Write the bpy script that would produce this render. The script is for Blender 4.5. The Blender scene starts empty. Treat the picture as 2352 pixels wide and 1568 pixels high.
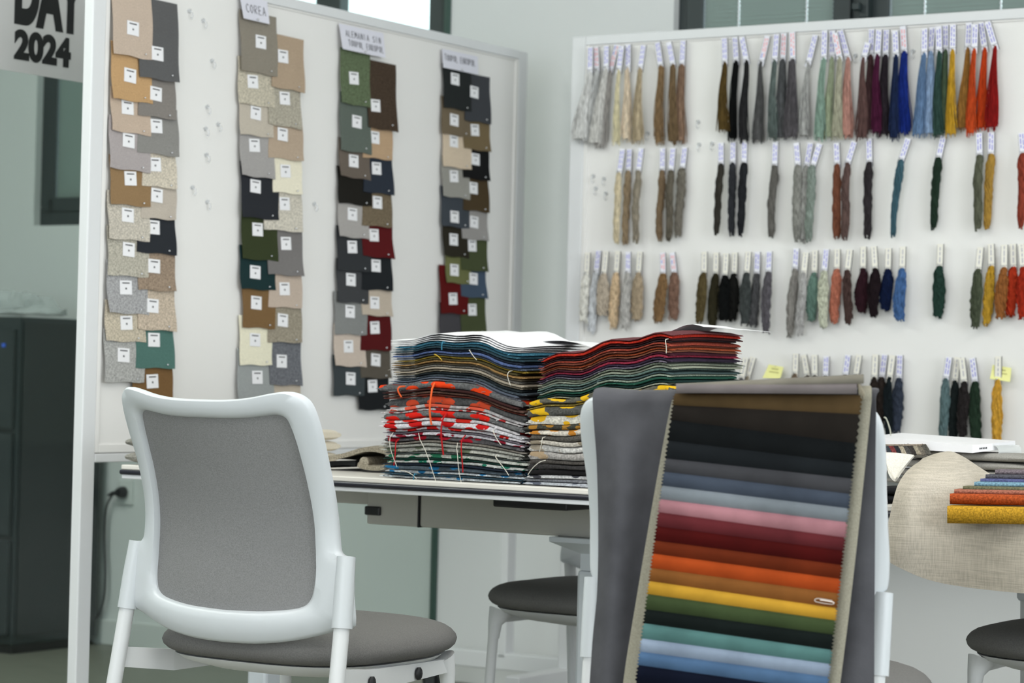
import bpy, bmesh, math, random
from mathutils import Vector, Matrix

# ------------------------------------------------------------------ camera, world, lights, exposure
scene = bpy.context.scene
C = scene.collection
PHI = math.radians(33.0)                 # the room is turned 33 degrees to the camera
E1 = Vector((math.cos(PHI), -math.sin(PHI), 0))   # along the back wall
E2 = Vector((math.sin(PHI), math.cos(PHI), 0))    # towards the back wall
H, FPX, PITCH, ROLL = 0.95, 5630.0, math.atan(76 / 5630.0), 0.024
F0 = Vector((0, math.cos(PITCH), math.sin(PITCH)))
U0 = Vector((0, -math.sin(PITCH), math.cos(PITCH)))
R0 = Vector((1, 0, 0))
RR = R0 * math.cos(ROLL) + U0 * math.sin(ROLL)
UU = U0 * math.cos(ROLL) - R0 * math.sin(ROLL)
cam = bpy.data.objects.new('camera', bpy.data.cameras.new('camera'))
C.objects.link(cam)
M = Matrix.Identity(4)
for i in range(3):
    M[i][0], M[i][1], M[i][2] = RR[i], UU[i], -F0[i]
M[2][3] = H
cam.matrix_world = M
cam.data.sensor_width = 36.0
cam.data.lens = FPX / 2352 * 36.0
cam.data.clip_start, cam.data.clip_end = 0.05, 200
cam.data.dof.use_dof = True
cam.data.dof.focus_distance = 4.5
cam.data.dof.aperture_fstop = 6.0
scene.camera = cam

w = bpy.data.worlds.new('overcast_sky')
scene.world = w
w.use_nodes = True
bg = w.node_tree.nodes['Background']
bg.inputs[0].default_value = (0.86, 0.93, 1.0, 1)
bg.inputs[1].default_value = 3.6

def room(a, b, z=0.0):
    return E1 * a + E2 * b + Vector((0, 0, z))

def area(name, a, b, z, sx, sy, power, direction, col):
    l = bpy.data.lights.new(name, 'AREA')
    l.shape, l.size, l.size_y, l.energy, l.color = 'RECTANGLE', sx, sy, power, col
    o = bpy.data.objects.new(name, l)
    C.objects.link(o)
    o.location = room(a, b, z)
    d = (E1 * direction[0] + E2 * direction[1] + Vector((0, 0, direction[2]))).normalized()
    o.rotation_euler = d.to_track_quat('-Z', 'Z' if abs(d.z) < .9 else 'Y').to_euler()
    return o
DAY, LED = (0.93, 0.97, 1.0), (1.0, 0.985, 0.95)
area('window_daylight_side', 3.1, 2.2, 1.75, 5.0, 1.9, 135, (-1, 0.12, -0.12), DAY)
area('window_daylight_rear', -1.2, -3.3, 1.75, 5.5, 1.9, 72, (0, 1, -0.05), DAY)
for ib in (0.2, 3.4):
    area('ceiling_strip_light', -1.6, ib, 2.96, 4.8, 0.5, 62, (0, 0, -1), LED)
area('side_room_fill_light', -4.75, 3.4, 2.96, 0.5, 2.4, 86, (0, 0, -1), LED)  # added fill light, brightens the wall and corner beyond the glass

scene.view_settings.view_transform = 'Standard'
scene.view_settings.look = 'None'
scene.view_settings.exposure = -0.12
scene.view_settings.gamma = 1.0
scene.view_settings.use_curve_mapping = False
scene.cycles.use_denoising = True
scene.cycles.max_bounces = 6
scene.cycles.diffuse_bounces = 3
scene.cycles.use_adaptive_sampling = True
scene.cycles.adaptive_threshold = 0.02
scene.cycles.transparent_max_bounces = 12

# ------------------------------------------------------------------ helpers
rnd = random.Random(7)

def ray(px, py):
    """direction through a point of the photograph, in room axes (along wall, to wall, up)"""
    v = F0 * FPX + RR * (px - 1176) + UU * (784 - py)
    return v.dot(E1), v.dot(E2), v.z

def on_b(px, py, b):          # where it meets a plane parallel to the back wall -> (a, z)
    da, db, dz = ray(px, py)
    t = b / db
    return t * da, H + t * dz

def on_a(px, py, a):          # where it meets a plane square to the back wall -> (b, z)
    da, db, dz = ray(px, py)
    t = a / da
    return t * db, H + t * dz

def on_z(px, py, z):
    da, db, dz = ray(px, py)
    t = (z - H) / dz
    return t * da, t * db

def lin(c):
    c = c / 255.0
    return c / 12.92 if c <= 0.04045 else ((c + 0.055) / 1.055) ** 2.4

def rgb(c):
    return (lin(c[0]), lin(c[1]), lin(c[2]), 1.0)

MATS = {}

def mat(kind, c=(200, 200, 200), c2=None, rough=0.6, scale=1.0):
    key = (kind, tuple(c), tuple(c2) if c2 else None, rough, scale)
    if key in MATS:
        return MATS[key]
    m = bpy.data.materials.new(kind)
    m.use_nodes = True
    nt = m.node_tree
    N, L = nt.nodes, nt.links
    p = N['Principled BSDF']
    p.inputs['Base Color'].default_value = rgb(c)
    p.inputs['Roughness'].default_value = rough
    tc = N.new('ShaderNodeTexCoord')
    def noise(s, detail=3.0, src=None):
        n = N.new('ShaderNodeTexNoise')
        n.inputs['Scale'].default_value = s
        n.inputs['Detail'].default_value = detail
        L.new(src or tc.outputs['Object'], n.inputs['Vector'])
        return n
    def mixed(fac, ca, cb):
        x = N.new('ShaderNodeMix')
        x.data_type = 'RGBA'
        L.new(fac, x.inputs['Factor'])
        for k, v in ((6, ca), (7, cb)):
            if isinstance(v, tuple):
                x.inputs[k].default_value = v
            else:
                L.new(v, x.inputs[k])
        return x.outputs[2]
    def ramp(src, lo, hi):
        r = N.new('ShaderNodeMapRange')
        r.inputs[1].default_value, r.inputs[2].default_value = lo, hi
        L.new(src, r.inputs[0])
        return r.outputs[0]
    def bump(src, strength, dist):
        b = N.new('ShaderNodeBump')
        b.inputs['Strength'].default_value = strength
        b.inputs['Distance'].default_value = dist
        L.new(src, b.inputs['Height'])
        L.new(b.outputs[0], p.inputs['Normal'])
    def shade(k):
        return tuple(max(0.0, v * k) for v in rgb(c)[:3]) + (1.0,)
    if kind == 'paint':
        n = noise(60)
        bump(n.outputs[0], 0.06, 0.002)
    elif kind in ('fabric', 'tweed'):
        hi = 1.07 if kind == 'fabric' else 1.28
        lo = 0.92 if kind == 'fabric' else 0.68
        n = noise(420 if kind == 'fabric' else 300, 2.0)
        n2 = noise(14)
        f = ramp(n.outputs[0], 0.34, 0.66)
        col = mixed(f, shade(lo), tuple(min(1.0, v) for v in shade(hi)))
        col = mixed(ramp(n2.outputs[0], 0.3, 0.7), col, mixed(f, shade(lo * .94), shade(hi * 1.03)))
        L.new(col, p.inputs['Base Color'])
        p.inputs['Roughness'].default_value = 0.92
        p.inputs['Specular IOR Level'].default_value = 0.15
        bump(n.outputs[0], 0.35, 0.002)
    elif kind == 'yarn':
        mp = N.new('ShaderNodeMapping')
        mp.inputs['Scale'].default_value = (1, 1, .16)
        L.new(tc.outputs['Object'], mp.inputs['Vector'])
        n = noise(330, 2.0, mp.outputs[0])
        f = ramp(n.outputs[0], 0.3, 0.7)
        L.new(mixed(f, shade(.58), tuple(min(1.0, v) for v in shade(1.32))), p.inputs['Base Color'])
        p.inputs['Roughness'].default_value = 0.95
        p.inputs['Specular IOR Level'].default_value = 0.1
    elif kind == 'velvet':
        n = noise(18, 4.0)
        n2 = noise(260, 1.0)
        f = ramp(n.outputs[0], 0.3, 0.7)
        L.new(mixed(f, shade(.82), tuple(min(1.0, v) for v in shade(1.15))), p.inputs['Base Color'])
        p.inputs['Roughness'].default_value = 0.9
        p.inputs['Specular IOR Level'].default_value = 0.1
        p.inputs['Sheen Weight'].default_value = 0.04
        p.inputs['Sheen Roughness'].default_value = 0.4
        bump(n2.outputs[0], 0.15, 0.001)
    elif kind == 'print':            # blobs of c2 printed on ground c
        mp = N.new('ShaderNodeMapping')
        mp.inputs['Scale'].default_value = (1.0, 1.0, 2.1)
        L.new(tc.outputs['Object'], mp.inputs['Vector'])
        wob = noise(30, 1.0)
        vm = N.new('ShaderNodeVectorMath')
        vm.operation = 'MULTIPLY_ADD'
        vm.inputs[1].default_value = (.012, .012, .012)
        L.new(wob.outputs['Color'], vm.inputs[0])
        L.new(mp.outputs[0], vm.inputs[2])
        v = N.new('ShaderNodeTexVoronoi')
        v.inputs['Scale'].default_value = 34 * scale
        L.new(vm.outputs[0], v.inputs['Vector'])
        n = noise(220, 2.0)
        ground = mixed(ramp(n.outputs[0], .35, .65), shade(.75), shade(1.25))
        lt = N.new('ShaderNodeMath')
        lt.operation = 'LESS_THAN'
        L.new(v.outputs['Distance'], lt.inputs[0])
        lt.inputs[1].default_value = 0.44
        L.new(mixed(lt.outputs[0], ground, rgb(c2)), p.inputs['Base Color'])
        p.inputs['Roughness'].default_value = 0.92
        p.inputs['Specular IOR Level'].default_value = 0.15
        bump(n.outputs[0], 0.35, 0.002)
    elif kind == 'linen':
        def thread(direction, sc):
            mp = N.new('ShaderNodeMapping')
            mp.inputs['Scale'].default_value = direction
            L.new(tc.outputs['Object'], mp.inputs['Vector'])
            return noise(sc, 2.0, mp.outputs[0])
        n1, n2 = thread((1, 1, .05), 420), thread((.05, .05, 1), 420)
        ad = N.new('ShaderNodeMath')
        ad.operation = 'ADD'
        L.new(n1.outputs[0], ad.inputs[0])
        L.new(n2.outputs[0], ad.inputs[1])
        L.new(mixed(ramp(ad.outputs[0], .75, 1.25), shade(.84), tuple(min(1., q) for q in shade(1.12))), p.inputs['Base Color'])
        p.inputs['Roughness'].default_value = 0.95
        p.inputs['Specular IOR Level'].default_value = 0.1
        bump(ad.outputs[0], 0.3, 0.0015)
    elif kind == 'floor':
        mp = N.new('ShaderNodeMapping')
        mp.inputs['Scale'].default_value = (2.0, 40.0, 1.0)
        L.new(tc.outputs['Object'], mp.inputs['Vector'])
        n = noise(3.0, 5.0, mp.outputs[0])
        L.new(mixed(ramp(n.outputs[0], .3, .7), shade(.75), shade(1.15)), p.inputs['Base Color'])
    elif kind == 'glass':
        out = N['Material Output']
        t = N.new('ShaderNodeBsdfTransparent')
        t.inputs[0].default_value = rgb(c)
        g = N.new('ShaderNodeBsdfGlossy')
        g.inputs['Roughness'].default_value = 0.02
        lw = N.new('ShaderNodeLayerWeight')
        lw.inputs[0].default_value = 0.5
        pw_ = N.new('ShaderNodeMath')
        pw_.operation = 'POWER'
        pw_.inputs[1].default_value = 4.0
        L.new(lw.outputs['Facing'], pw_.inputs[0])
        fr = N.new('ShaderNodeMapRange')
        fr.inputs[3].default_value, fr.inputs[4].default_value = 0.02, 0.55
        L.new(pw_.outputs[0], fr.inputs[0])
        sh = N.new('ShaderNodeMixShader')
        L.new(fr.outputs[0], sh.inputs[0])
        L.new(t.outputs[0], sh.inputs[1])
        L.new(g.outputs[0], sh.inputs[2])
        L.new(sh.outputs[0], out.inputs[0])
    elif kind == 'film':              # thin crumpled plastic
        out = N['Material Output']
        t = N.new('ShaderNodeBsdfTransparent')
        sh = N.new('ShaderNodeMixShader')
        sh.inputs[0].default_value = 0.45
        p.inputs['Roughness'].default_value = 0.2
        L.new(t.outputs[0], sh.inputs[1])
        L.new(p.outputs[0], sh.inputs[2])
        L.new(sh.outputs[0], out.inputs[0])
    elif kind == 'metal':
        p.inputs['Metallic'].default_value = 1.0
    MATS[key] = m
    return m

def soft(c, sat=.74, gain=.94, dark=.80):
    l_ = .3 * c[0] + .59 * c[1] + .11 * c[2]
    gain *= dark if l_ < 55 else 1.0
    return tuple(max(4, min(250, (l_ + (v - l_) * sat) * gain)) for v in c)

class MB:
    """collects faces for one mesh"""
    def __init__(s):
        s.v, s.f, s.m = [], [], []
    def add(s, vs, fs, mi=0):
        o = len(s.v)
        s.v += [tuple(q) for q in vs]
        s.f += [tuple(i + o for i in q) for q in fs]
        s.m += [mi] * len(fs)
        return s
    def box(s, x0, x1, y0, y1, z0, z1, bev=0.0, mi=0, seg=2):
        bm = bmesh.new()
        bmesh.ops.create_cube(bm, size=1.0)
        for q in bm.verts:
            q.co = Vector(((x0 + x1) / 2 + q.co.x * (x1 - x0), (y0 + y1) / 2 + q.co.y * (y1 - y0), (z0 + z1) / 2 + q.co.z * (z1 - z0)))
        if bev > 0:
            bmesh.ops.bevel(bm, geom=list(bm.edges), offset=bev, segments=seg, affect='EDGES', profile=0.5)
        bm.verts.index_update()
        s.add([q.co[:] for q in bm.verts], [[q.index for q in f.verts] for f in bm.faces], mi)
        bm.free()
        return s
    def tube(s, pts, r, n=8, mi=0, caps=True):
        pts = [Vector(p) for p in pts]
        rs = r if isinstance(r, (list, tuple)) else [r] * len(pts)
        t0 = (pts[1] - pts[0]).normalized()
        ref = Vector((0, 0, 1)) if abs(t0.z) < 0.9 else Vector((1, 0, 0))
        u = t0.cross(ref).normalized()
        vs, fs = [], []
        for i, p in enumerate(pts):
            t = (pts[min(i + 1, len(pts) - 1)] - pts[max(i - 1, 0)]).normalized()
            u = (u - t * u.dot(t)).normalized()
            w_ = t.cross(u)
            for k in range(n):
                a = 2 * math.pi * k / n
                vs.append(p + (u * math.cos(a) + w_ * math.sin(a)) * rs[i])
        for i in range(len(pts) - 1):
            for k in range(n):
                fs.append((i * n + k, i * n + (k + 1) % n, (i + 1) * n + (k + 1) % n, (i + 1) * n + k))
        if caps:
            fs.append(tuple(range(n))[::-1])
            fs.append(tuple(range((len(pts) - 1) * n, len(pts) * n)))
        return s.add(vs, fs, mi)
    def sheet(s, fn, nu, nv, thick, mi=0, ndir=None):
        """closed cloth: fn(u, v) -> point; thickness along the surface normal (or ndir)"""
        g = [[Vector(fn(i / nu, j / nv)) for i in range(nu + 1)] for j in range(nv + 1)]
        top, bot = [], []
        for j in range(nv + 1):
            for i in range(nu + 1):
                if ndir is None:
                    du = g[j][min(i + 1, nu)] - g[j][max(i - 1, 0)]
                    dv = g[min(j + 1, nv)][i] - g[max(j - 1, 0)][i]
                    n = du.cross(dv)
                    n = n.normalized() if n.length > 1e-9 else Vector((0, 0, 1))
                else:
                    n = Vector(ndir)
                top.append(g[j][i] + n * (thick / 2))
                bot.append(g[j][i] - n * (thick / 2))
        W_ = nu + 1
        k = len(top)
        fs = []
        for j in range(nv):
            for i in range(nu):
                a = j * W_ + i
                fs.append((a, a + 1, a + W_ + 1, a + W_))
                fs.append((k + a, k + a + W_, k + a + W_ + 1, k + a + 1))
        rim = [i for i in range(nu + 1)] + [j * W_ + nu for j in range(1, nv + 1)] + [nv * W_ + i for i in range(nu - 1, -1, -1)] + [j * W_ for j in range(nv - 1, 0, -1)]
        for q in range(len(rim)):
            a, b = rim[q], rim[(q + 1) % len(rim)]
            fs.append((a, k + a, k + b, b))
        return s.add(top + bot, fs, mi)
    def loft(s, rings, mi=0, close=True, caps=True):
        n = len(rings[0])
        vs = [p for r in rings for p in r]
        fs = []
        for i in range(len(rings) - 1):
            for k in range(n if close else n - 1):
                fs.append((i * n + k, i * n + (k + 1) % n, (i + 1) * n + (k + 1) % n, (i + 1) * n + k))
        if caps:
            fs.append(tuple(range(n))[::-1])
            fs.append(tuple(range((len(rings) - 1) * n, len(rings) * n)))
        return s.add(vs, fs, mi)
    def ball(s, c, rx, ry, rz, mi=0, n=10, m=6):
        rings = []
        for j in range(1, m):
            t = math.pi * j / m
            rings.append([(c[0] + rx * math.sin(t) * math.cos(2 * math.pi * k / n), c[1] + ry * math.sin(t) * math.sin(2 * math.pi * k / n), c[2] + rz * math.cos(t)) for k in range(n)])
        return s.loft(rings, mi)

def build(name, mb, mats, parent=None, smooth=False):
    me = bpy.data.meshes.new(name)
    me.from_pydata(mb.v, [], mb.f)
    for q in (mats if isinstance(mats, (list, tuple)) else [mats]):
        me.materials.append(q)
    me.polygons.foreach_set('material_index', mb.m)
    if smooth:
        me.polygons.foreach_set('use_smooth', [True] * len(me.polygons))
        try:
            me.set_sharp_from_angle(angle=math.radians(50))
        except Exception:
            pass
    me.update()
    o = bpy.data.objects.new(name, me)
    C.objects.link(o)
    if parent is not None:
        o.parent = parent
    return o

def place(o, a, b, z=0.0, turn=0.0):
    o.location = room(a, b, z)
    o.rotation_euler = (0, 0, -PHI + turn)
    return o

def tag(o, label, cat, group=None):
    o['label'], o['category'] = label, cat
    if group:
        o['group'] = group
    return o

def thing(name, label, cat, a, b, z=0.0, turn=0.0, group=None):
    o = bpy.data.objects.new(name, None)
    C.objects.link(o)
    o.empty_display_size = 0.05
    place(o, a, b, z, turn)
    return tag(o, label, cat, group)

def struct(name, mb, m, smooth=False, parent=None):
    o = build(name, mb, m, parent, smooth)
    if parent is None:
        place(o, 0, 0, 0)
        o['kind'] = 'structure'
    return o

def copy_tree(o, parent=None):
    c = o.copy()
    C.objects.link(c)
    if parent is not None:
        c.parent = parent
    for ch in list(o.children):
        copy_tree(ch, c)
    return c

def crom(p, t):
    """Catmull-Rom through a list of Vectors, t in 0..1"""
    n = len(p) - 1
    x = min(max(t, 0.0), 1.0) * n
    i = min(int(x), n - 1)
    f = x - i
    p0, p1, p2, p3 = p[max(i - 1, 0)], p[i], p[i + 1], p[min(i + 2, n)]
    return 0.5 * ((2 * p1) + (p2 - p0) * f + (2 * p0 - 5 * p1 + 4 * p2 - p3) * f * f + (3 * p1 - p0 - 3 * p2 + p3) * f ** 3)

def surf(grid):
    rows = [[Vector(q) for q in r] for r in grid]
    return lambda u, v: crom([crom(r, u) for r in rows], v)

def ordinal(n):
    return ['first', 'second', 'third', 'fourth', 'fifth', 'sixth', 'seventh', 'eighth', 'ninth', 'tenth', 'eleventh', 'twelfth'][n - 1] if n <= 12 else '%d%s' % (n, 'st' if n % 10 == 1 and n != 11 else 'nd' if n % 10 == 2 and n != 12 else 'rd' if n % 10 == 3 and n != 13 else 'th')

WHITE = mat('paint', (222, 224, 225), rough=0.45)
BOARD = mat('paint', (233, 232, 229), rough=0.7)
PLASTIC = mat('paint', (208, 213, 216), rough=0.38)
BLACK = mat('plain', (22, 23, 26), rough=0.4)
PAPER = mat('plain', (238, 238, 240), rough=0.7)
INK = mat('plain', (40, 40, 46), rough=0.7)
PINM = mat('metal', (200, 200, 200), rough=0.25)
# ------------------------------------------------------------------ the setting
BW = 6.27                         # back wall
AG = -4.33                        # glass partition
A_LEFT, A_RIGHT, B_FRONT, ZC = -8.2, 3.4, -3.6, 3.0
A_L, B_R = -3.905, 5.835          # faces of the two pinboards

struct('floor', MB().box(A_LEFT, A_RIGHT, B_FRONT, BW + .25, -.1, 0), mat('floor', (132, 132, 120), rough=.45))
struct('ceiling', MB().box(A_LEFT, A_RIGHT, B_FRONT, BW + .25, ZC, ZC + .1), mat('paint', (236, 236, 232), rough=.8))
WALLM = mat('paint', (228, 230, 229), rough=.75)
ZW0, ZW1 = 1.43, 2.62
wa = on_b(80, 400, BW)[0]
wb = on_b(732, 50, BW)[0]
wc = on_b(1547, 50, BW)[0]
wm0, wm1 = on_b(1905, 20, BW)[0], on_b(2035, 20, BW)[0]
OPEN = [(wa, wa + .78), (wb - .42, AG - .02), (wc, wm1 + (wm0 - wc) + .0)]
mb = MB()
edges = [A_LEFT] + [q for o in OPEN for q in o] + [A_RIGHT]
for i in range(0, len(edges), 2):
    mb.box(edges[i], edges[i + 1], BW, BW + .25, 0, ZC)
for x0, x1 in OPEN:
    mb.box(x0, x1, BW, BW + .25, 0, ZW0)
    mb.box(x0, x1, BW, BW + .25, ZW1, ZC)
struct('wall_back', mb, WALLM)
struct('wall_side', MB().box(A_RIGHT, A_RIGHT + .2, B_FRONT, BW + .25, 0, .85).box(A_RIGHT, A_RIGHT + .2, B_FRONT, BW + .25, 2.7, ZC)
       .box(A_RIGHT, A_RIGHT + .2, B_FRONT, -.2, .85, 2.7).box(A_RIGHT, A_RIGHT + .2, 4.8, BW + .25, .85, 2.7), WALLM)
struct('wall_front', MB().box(A_LEFT, A_RIGHT, B_FRONT - .2, B_FRONT, 0, .85).box(A_LEFT, A_RIGHT, B_FRONT - .2, B_FRONT, 2.7, ZC)
       .box(A_LEFT, -4.2, B_FRONT - .2, B_FRONT, .85, 2.7).box(1.8, A_RIGHT, B_FRONT - .2, B_FRONT, .85, 2.7), WALLM)
struct('wall_left', MB().box(A_LEFT - .2, A_LEFT, B_FRONT, BW + .25, 0, ZC), WALLM)
struct('baseboard_back', MB().box(A_LEFT, A_RIGHT, BW - .014, BW, 0, .085, .004), mat('paint', (224, 226, 224), rough=.5))

FRAME = mat('plain', (44, 54, 55), rough=.45)
PANE = mat('glass', (244, 250, 248))
SLAT = mat('plain', (146, 160, 154), rough=.5)

def window(n, x0, x1, sashes, blinds, cords=()):
    fw = .068
    o = struct('window_%d' % n, MB().box(x0, x1, BW + .03, BW + .10, ZW0, ZW0 + fw, .004).box(x0, x1, BW + .03, BW + .10, ZW1 - fw, ZW1, .004)
               .box(x0, x0 + fw, BW + .03, BW + .10, ZW0 + fw, ZW1 - fw, .004).box(x1 - fw, x1, BW + .03, BW + .10, ZW0 + fw, ZW1 - fw, .004), FRAME)
    for k, (s0, s1) in enumerate(sashes):
        q = build('sash', MB().box(s0 - .03, s1 + .03, BW + .02, BW + .07, ZW0 + .05, ZW0 + fw + .03, .004).box(s0 - .03, s1 + .03, BW + .02, BW + .07, ZW1 - fw - .03, ZW1 - .05, .004)
                  .box(s0 - .055, s0, BW + .02, BW + .07, ZW0 + .05, ZW1 - .05, .004).box(s1, s1 + .055, BW + .02, BW + .07, ZW0 + .05, ZW1 - .05, .004), FRAME, o)
        build('pane', MB().box(s0, s1, BW + .045, BW + .051, ZW0 + fw, ZW1 - fw), PANE, q)
        if k and sashes[k - 1][1] + .055 < s0 - .055:
            build('mullion', MB().box(sashes[k - 1][1] + .050, s0 - .050, BW + .035, BW + .095, ZW0 + .05, ZW1 - .05, .003), FRAME, o)
        if blinds:
            m = MB()
            cs = sorted(c for c in cords if s0 < c < s1)
            ends = [s0 + .004] + [e for c in cs for e in (c - .0006, c + .0006)] + [s1 - .004]
            z = ZW0 + fw + .02
            while z < ZW1 - fw - .02:
                for i in range(0, len(ends), 2):
                    m.add([(ends[i], BW + .036, z), (ends[i + 1], BW + .036, z), (ends[i + 1], BW + .029, z + .0135), (ends[i], BW + .029, z + .0135),
                           (ends[i], BW + .0365, z - .0006), (ends[i + 1], BW + .0365, z - .0006), (ends[i + 1], BW + .0295, z + .0129), (ends[i], BW + .0295, z + .0129)],
                          [(0, 1, 2, 3), (7, 6, 5, 4), (0, 4, 5, 1), (2, 6, 7, 3)])
                z += .0125
            b = build('blind_slats', m, SLAT, q)
            b['kind'] = 'stuff'
            for c in cs:
                t = MB()
                z = ZW0 + fw + .02
                t.tube([(c, BW + .026, z), (c, BW + .026, ZW1 - fw)], .0012, 5)
                while z < ZW1 - fw - .02:
                    t.ball((c, BW + .026, z), .0032, .0026, .0048, 0, 6, 4)  # white beads stand in for daylight showing through the cord holes
                    z += .0125
                build('blind_cord_light_dots', t, mat('plain', (235, 240, 244), rough=.3), q, True)
    return o
window(1, OPEN[0][0], OPEN[0][1], [(OPEN[0][0] + .075, OPEN[0][1] - .075)], True, (OPEN[0][0] + .2,))
window(2, OPEN[1][0], OPEN[1][1], [(OPEN[1][0] + .075, wb - .03), (on_b(771, 60, BW)[0], OPEN[1][1] - .075)], False)
window(3, OPEN[2][0], OPEN[2][1], [(OPEN[2][0] + .085, wm0), (wm1, OPEN[2][1] - .085)], True,
       [on_b(x, 20, BW)[0] for x in (1687, 1843, 2115, 2290)])
hx = on_b(1975, 15, BW)[0]
hz = on_b(1990, 26, BW)[1]
o3 = bpy.data.objects['window_3']
build('handle', MB().box(hx, hx + .03, BW - .01, BW + .02, hz - .02, hz + .12, .004).box(hx - .01, hx + .012, BW - .035, BW - .008, hz + .0, hz + .022, .004), FRAME, o3)

# glass partition with its dark edge, and the poster stuck on it
gp = struct('wall_partition', MB().box(AG - .012, AG, -1.2, BW, 0.02, ZC), mat('glass', (234, 240, 238)))
build('edge_seal', MB().box(AG - .016, AG + .004, BW - .012, BW - .0005, 0, ZC), mat('plain', (58, 84, 76), rough=.4), gp)

pb0, pz0 = on_a(-60, 150, AG)
pb1, pz1 = on_a(240, 190, AG)
pzb = on_a(90, 174, AG)[1]
poster = tag(build('poster', MB().box(-.0015, 0, 0, pb1 - pb0, 0, .75), mat('plain', (206, 206, 206), rough=.5)),
             'white poster reading DAY 2024 in heavy black capitals, stuck on the glass', 'poster')
place(poster, AG + .002, pb0, pzb)

def lettering(txt, size, parent, y, z, bold, m):
    cu = bpy.data.curves.new('lettering', 'FONT')
    cu.body, cu.size, cu.offset, cu.extrude = txt, size, bold, .0004
    cu.space_character = 1.02
    t = bpy.data.objects.new('lettering', cu)
    C.objects.link(t)
    dg = bpy.context.evaluated_depsgraph_get()
    me = bpy.data.meshes.new_from_object(t.evaluated_get(dg))
    bpy.data.objects.remove(t)
    bpy.data.curves.remove(cu)
    xs = [q.co.x for q in me.vertices]
    x0 = min(xs)
    for q in me.vertices:                # text lies in its xy plane: x -> room b, y -> up
        q.co = Vector((q.co.z + .0012, q.co.x - x0 + y, q.co.y + z))
    me.materials.clear()
    me.materials.append(m)
    o = bpy.data.objects.new('lettering', me)
    C.objects.link(o)
    o.parent = parent
    return o
TXT = mat('plain', (14, 16, 18), rough=.6)
tb, tz = on_a(30, 130, AG)
te = on_a(160, 150, AG)[0]
l1 = lettering('2024', .094, poster, tb - pb0, tz - pzb, .0052, TXT)
sx = max(q.co.y for q in l1.data.vertices) - (tb - pb0)
for q in l1.data.vertices:
    q.co.y = (tb - pb0) + (q.co.y - (tb - pb0)) * (te - tb) / sx
tb, tz = on_a(31, 43, AG)
te = on_a(190, 62, AG)[0]
l2 = lettering('DAY', .20, poster, tb - pb0, tz - pzb, .012, TXT)
sx = max(q.co.y for q in l2.data.vertices) - (tb - pb0)
for q in l2.data.vertices:
    q.co.y = (tb - pb0) + (q.co.y - (tb - pb0)) * (te - tb) / sx

# dark cabinet beyond the glass, plastic bag, socket and cable
ce = on_b(37, 1100, 5.82)[0]
ca1 = ce
CAB = mat('plain', (40, 50, 52), rough=.35)
cab = thing('office_cabinet', 'tall dark grey cabinet standing beyond the glass partition', 'cabinet', ca1 - .62, 5.82)
build('body', MB().box(0, .62, 0, .40, .03, 1.10, .006), CAB, cab)
build('plinth', MB().box(.01, .60, .02, .39, 0, .03), BLACK, cab)
build('side_panel', MB().box(.62, .626, .015, .385, .06, 1.085, .002), mat('plain', (30, 39, 40), rough=.3), cab)
for z0, z1 in ((.06, .37), (.385, .72), (.735, 1.06)):
    d = build('drawer', MB().box(.012, .608, -.018, 0, z0, z1, .003), CAB, cab)
    build('handle', MB().box(.24, .38, -.03, -.018, z1 - .06, z1 - .045, .003), mat('metal', (120, 125, 125), rough=.4), d)
build('indicator', MB().box(.56, .575, -.021, -.0175, 1.0, 1.012), mat('plain', (60, 110, 235), rough=.3), cab)
bagm = MB()
r2 = random.Random(3)
n, mseg = 22, 9
rings = []
for j in range(1, mseg):
    t = math.pi / 2 * (1 - j / mseg) 
    rings.append([((.21 + .03 * r2.uniform(-1, 1)) * math.cos(t) * math.cos(2 * math.pi * k / n) , (.12 + .025 * r2.uniform(-1, 1)) * math.cos(t) * math.sin(2 * math.pi * k / n),
                   max(.002, .068 * math.sin(t) * (1 + .45 * r2.uniform(-1, 1)))) for k in range(n)])
bagm.loft(rings[::-1], caps=True)
bag = tag(build('plastic_bag', bagm, mat('film', (225, 230, 230))), 'crumpled clear plastic bag lying on top of the dark cabinet', 'bag')
place(bag, ca1 - .20, 6.0, 1.1005)

sa, sz = on_b(290, 1130, BW)
sock = thing('wall_socket', 'pale wall socket low on the wall beyond the glass', 'socket', sa, BW, sz)
build('plate', MB().box(-.035, .035, -.010, 0, -.042, .042, .003), mat('paint', (226, 228, 226), rough=.4), sock)
build('socket_ring', MB().tube([(0, -.009, 0), (0, -.014, 0)], .023, 18), mat('paint', (205, 207, 205), rough=.4), sock)
plug = thing('power_plug', 'black plug pushed into the wall socket with its cable hanging down', 'plug', sa, BW - .014, sz)
build('plug_body', MB().tube([(0, 0, 0), (0, -.014, 0), (0, -.03, 0)], [.020, .020, .013], 14).tube([(0, -.02, 0), (-.03, -.022, -.004), (-.05, -.022, -.012)], [.009, .007, .004], 8), BLACK, plug, True)
cpts = [(262, 1132), (245, 1165), (241, 1230), (243, 1310), (240, 1370), (228, 1410), (207, 1440), (206, 1470), (212, 1484)]
cp = []
for x, y in cpts:
    qa, qz = on_b(x, y, BW - .03)
    cp.append(Vector((qa - sa, -.018, max(qz, .006) - sz)))
build('cable', MB().tube([Vector((-.045, -.022, -.01))] + [crom(cp, i / 40) for i in range(41)], .0042, 8), BLACK, plug, True)

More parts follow.
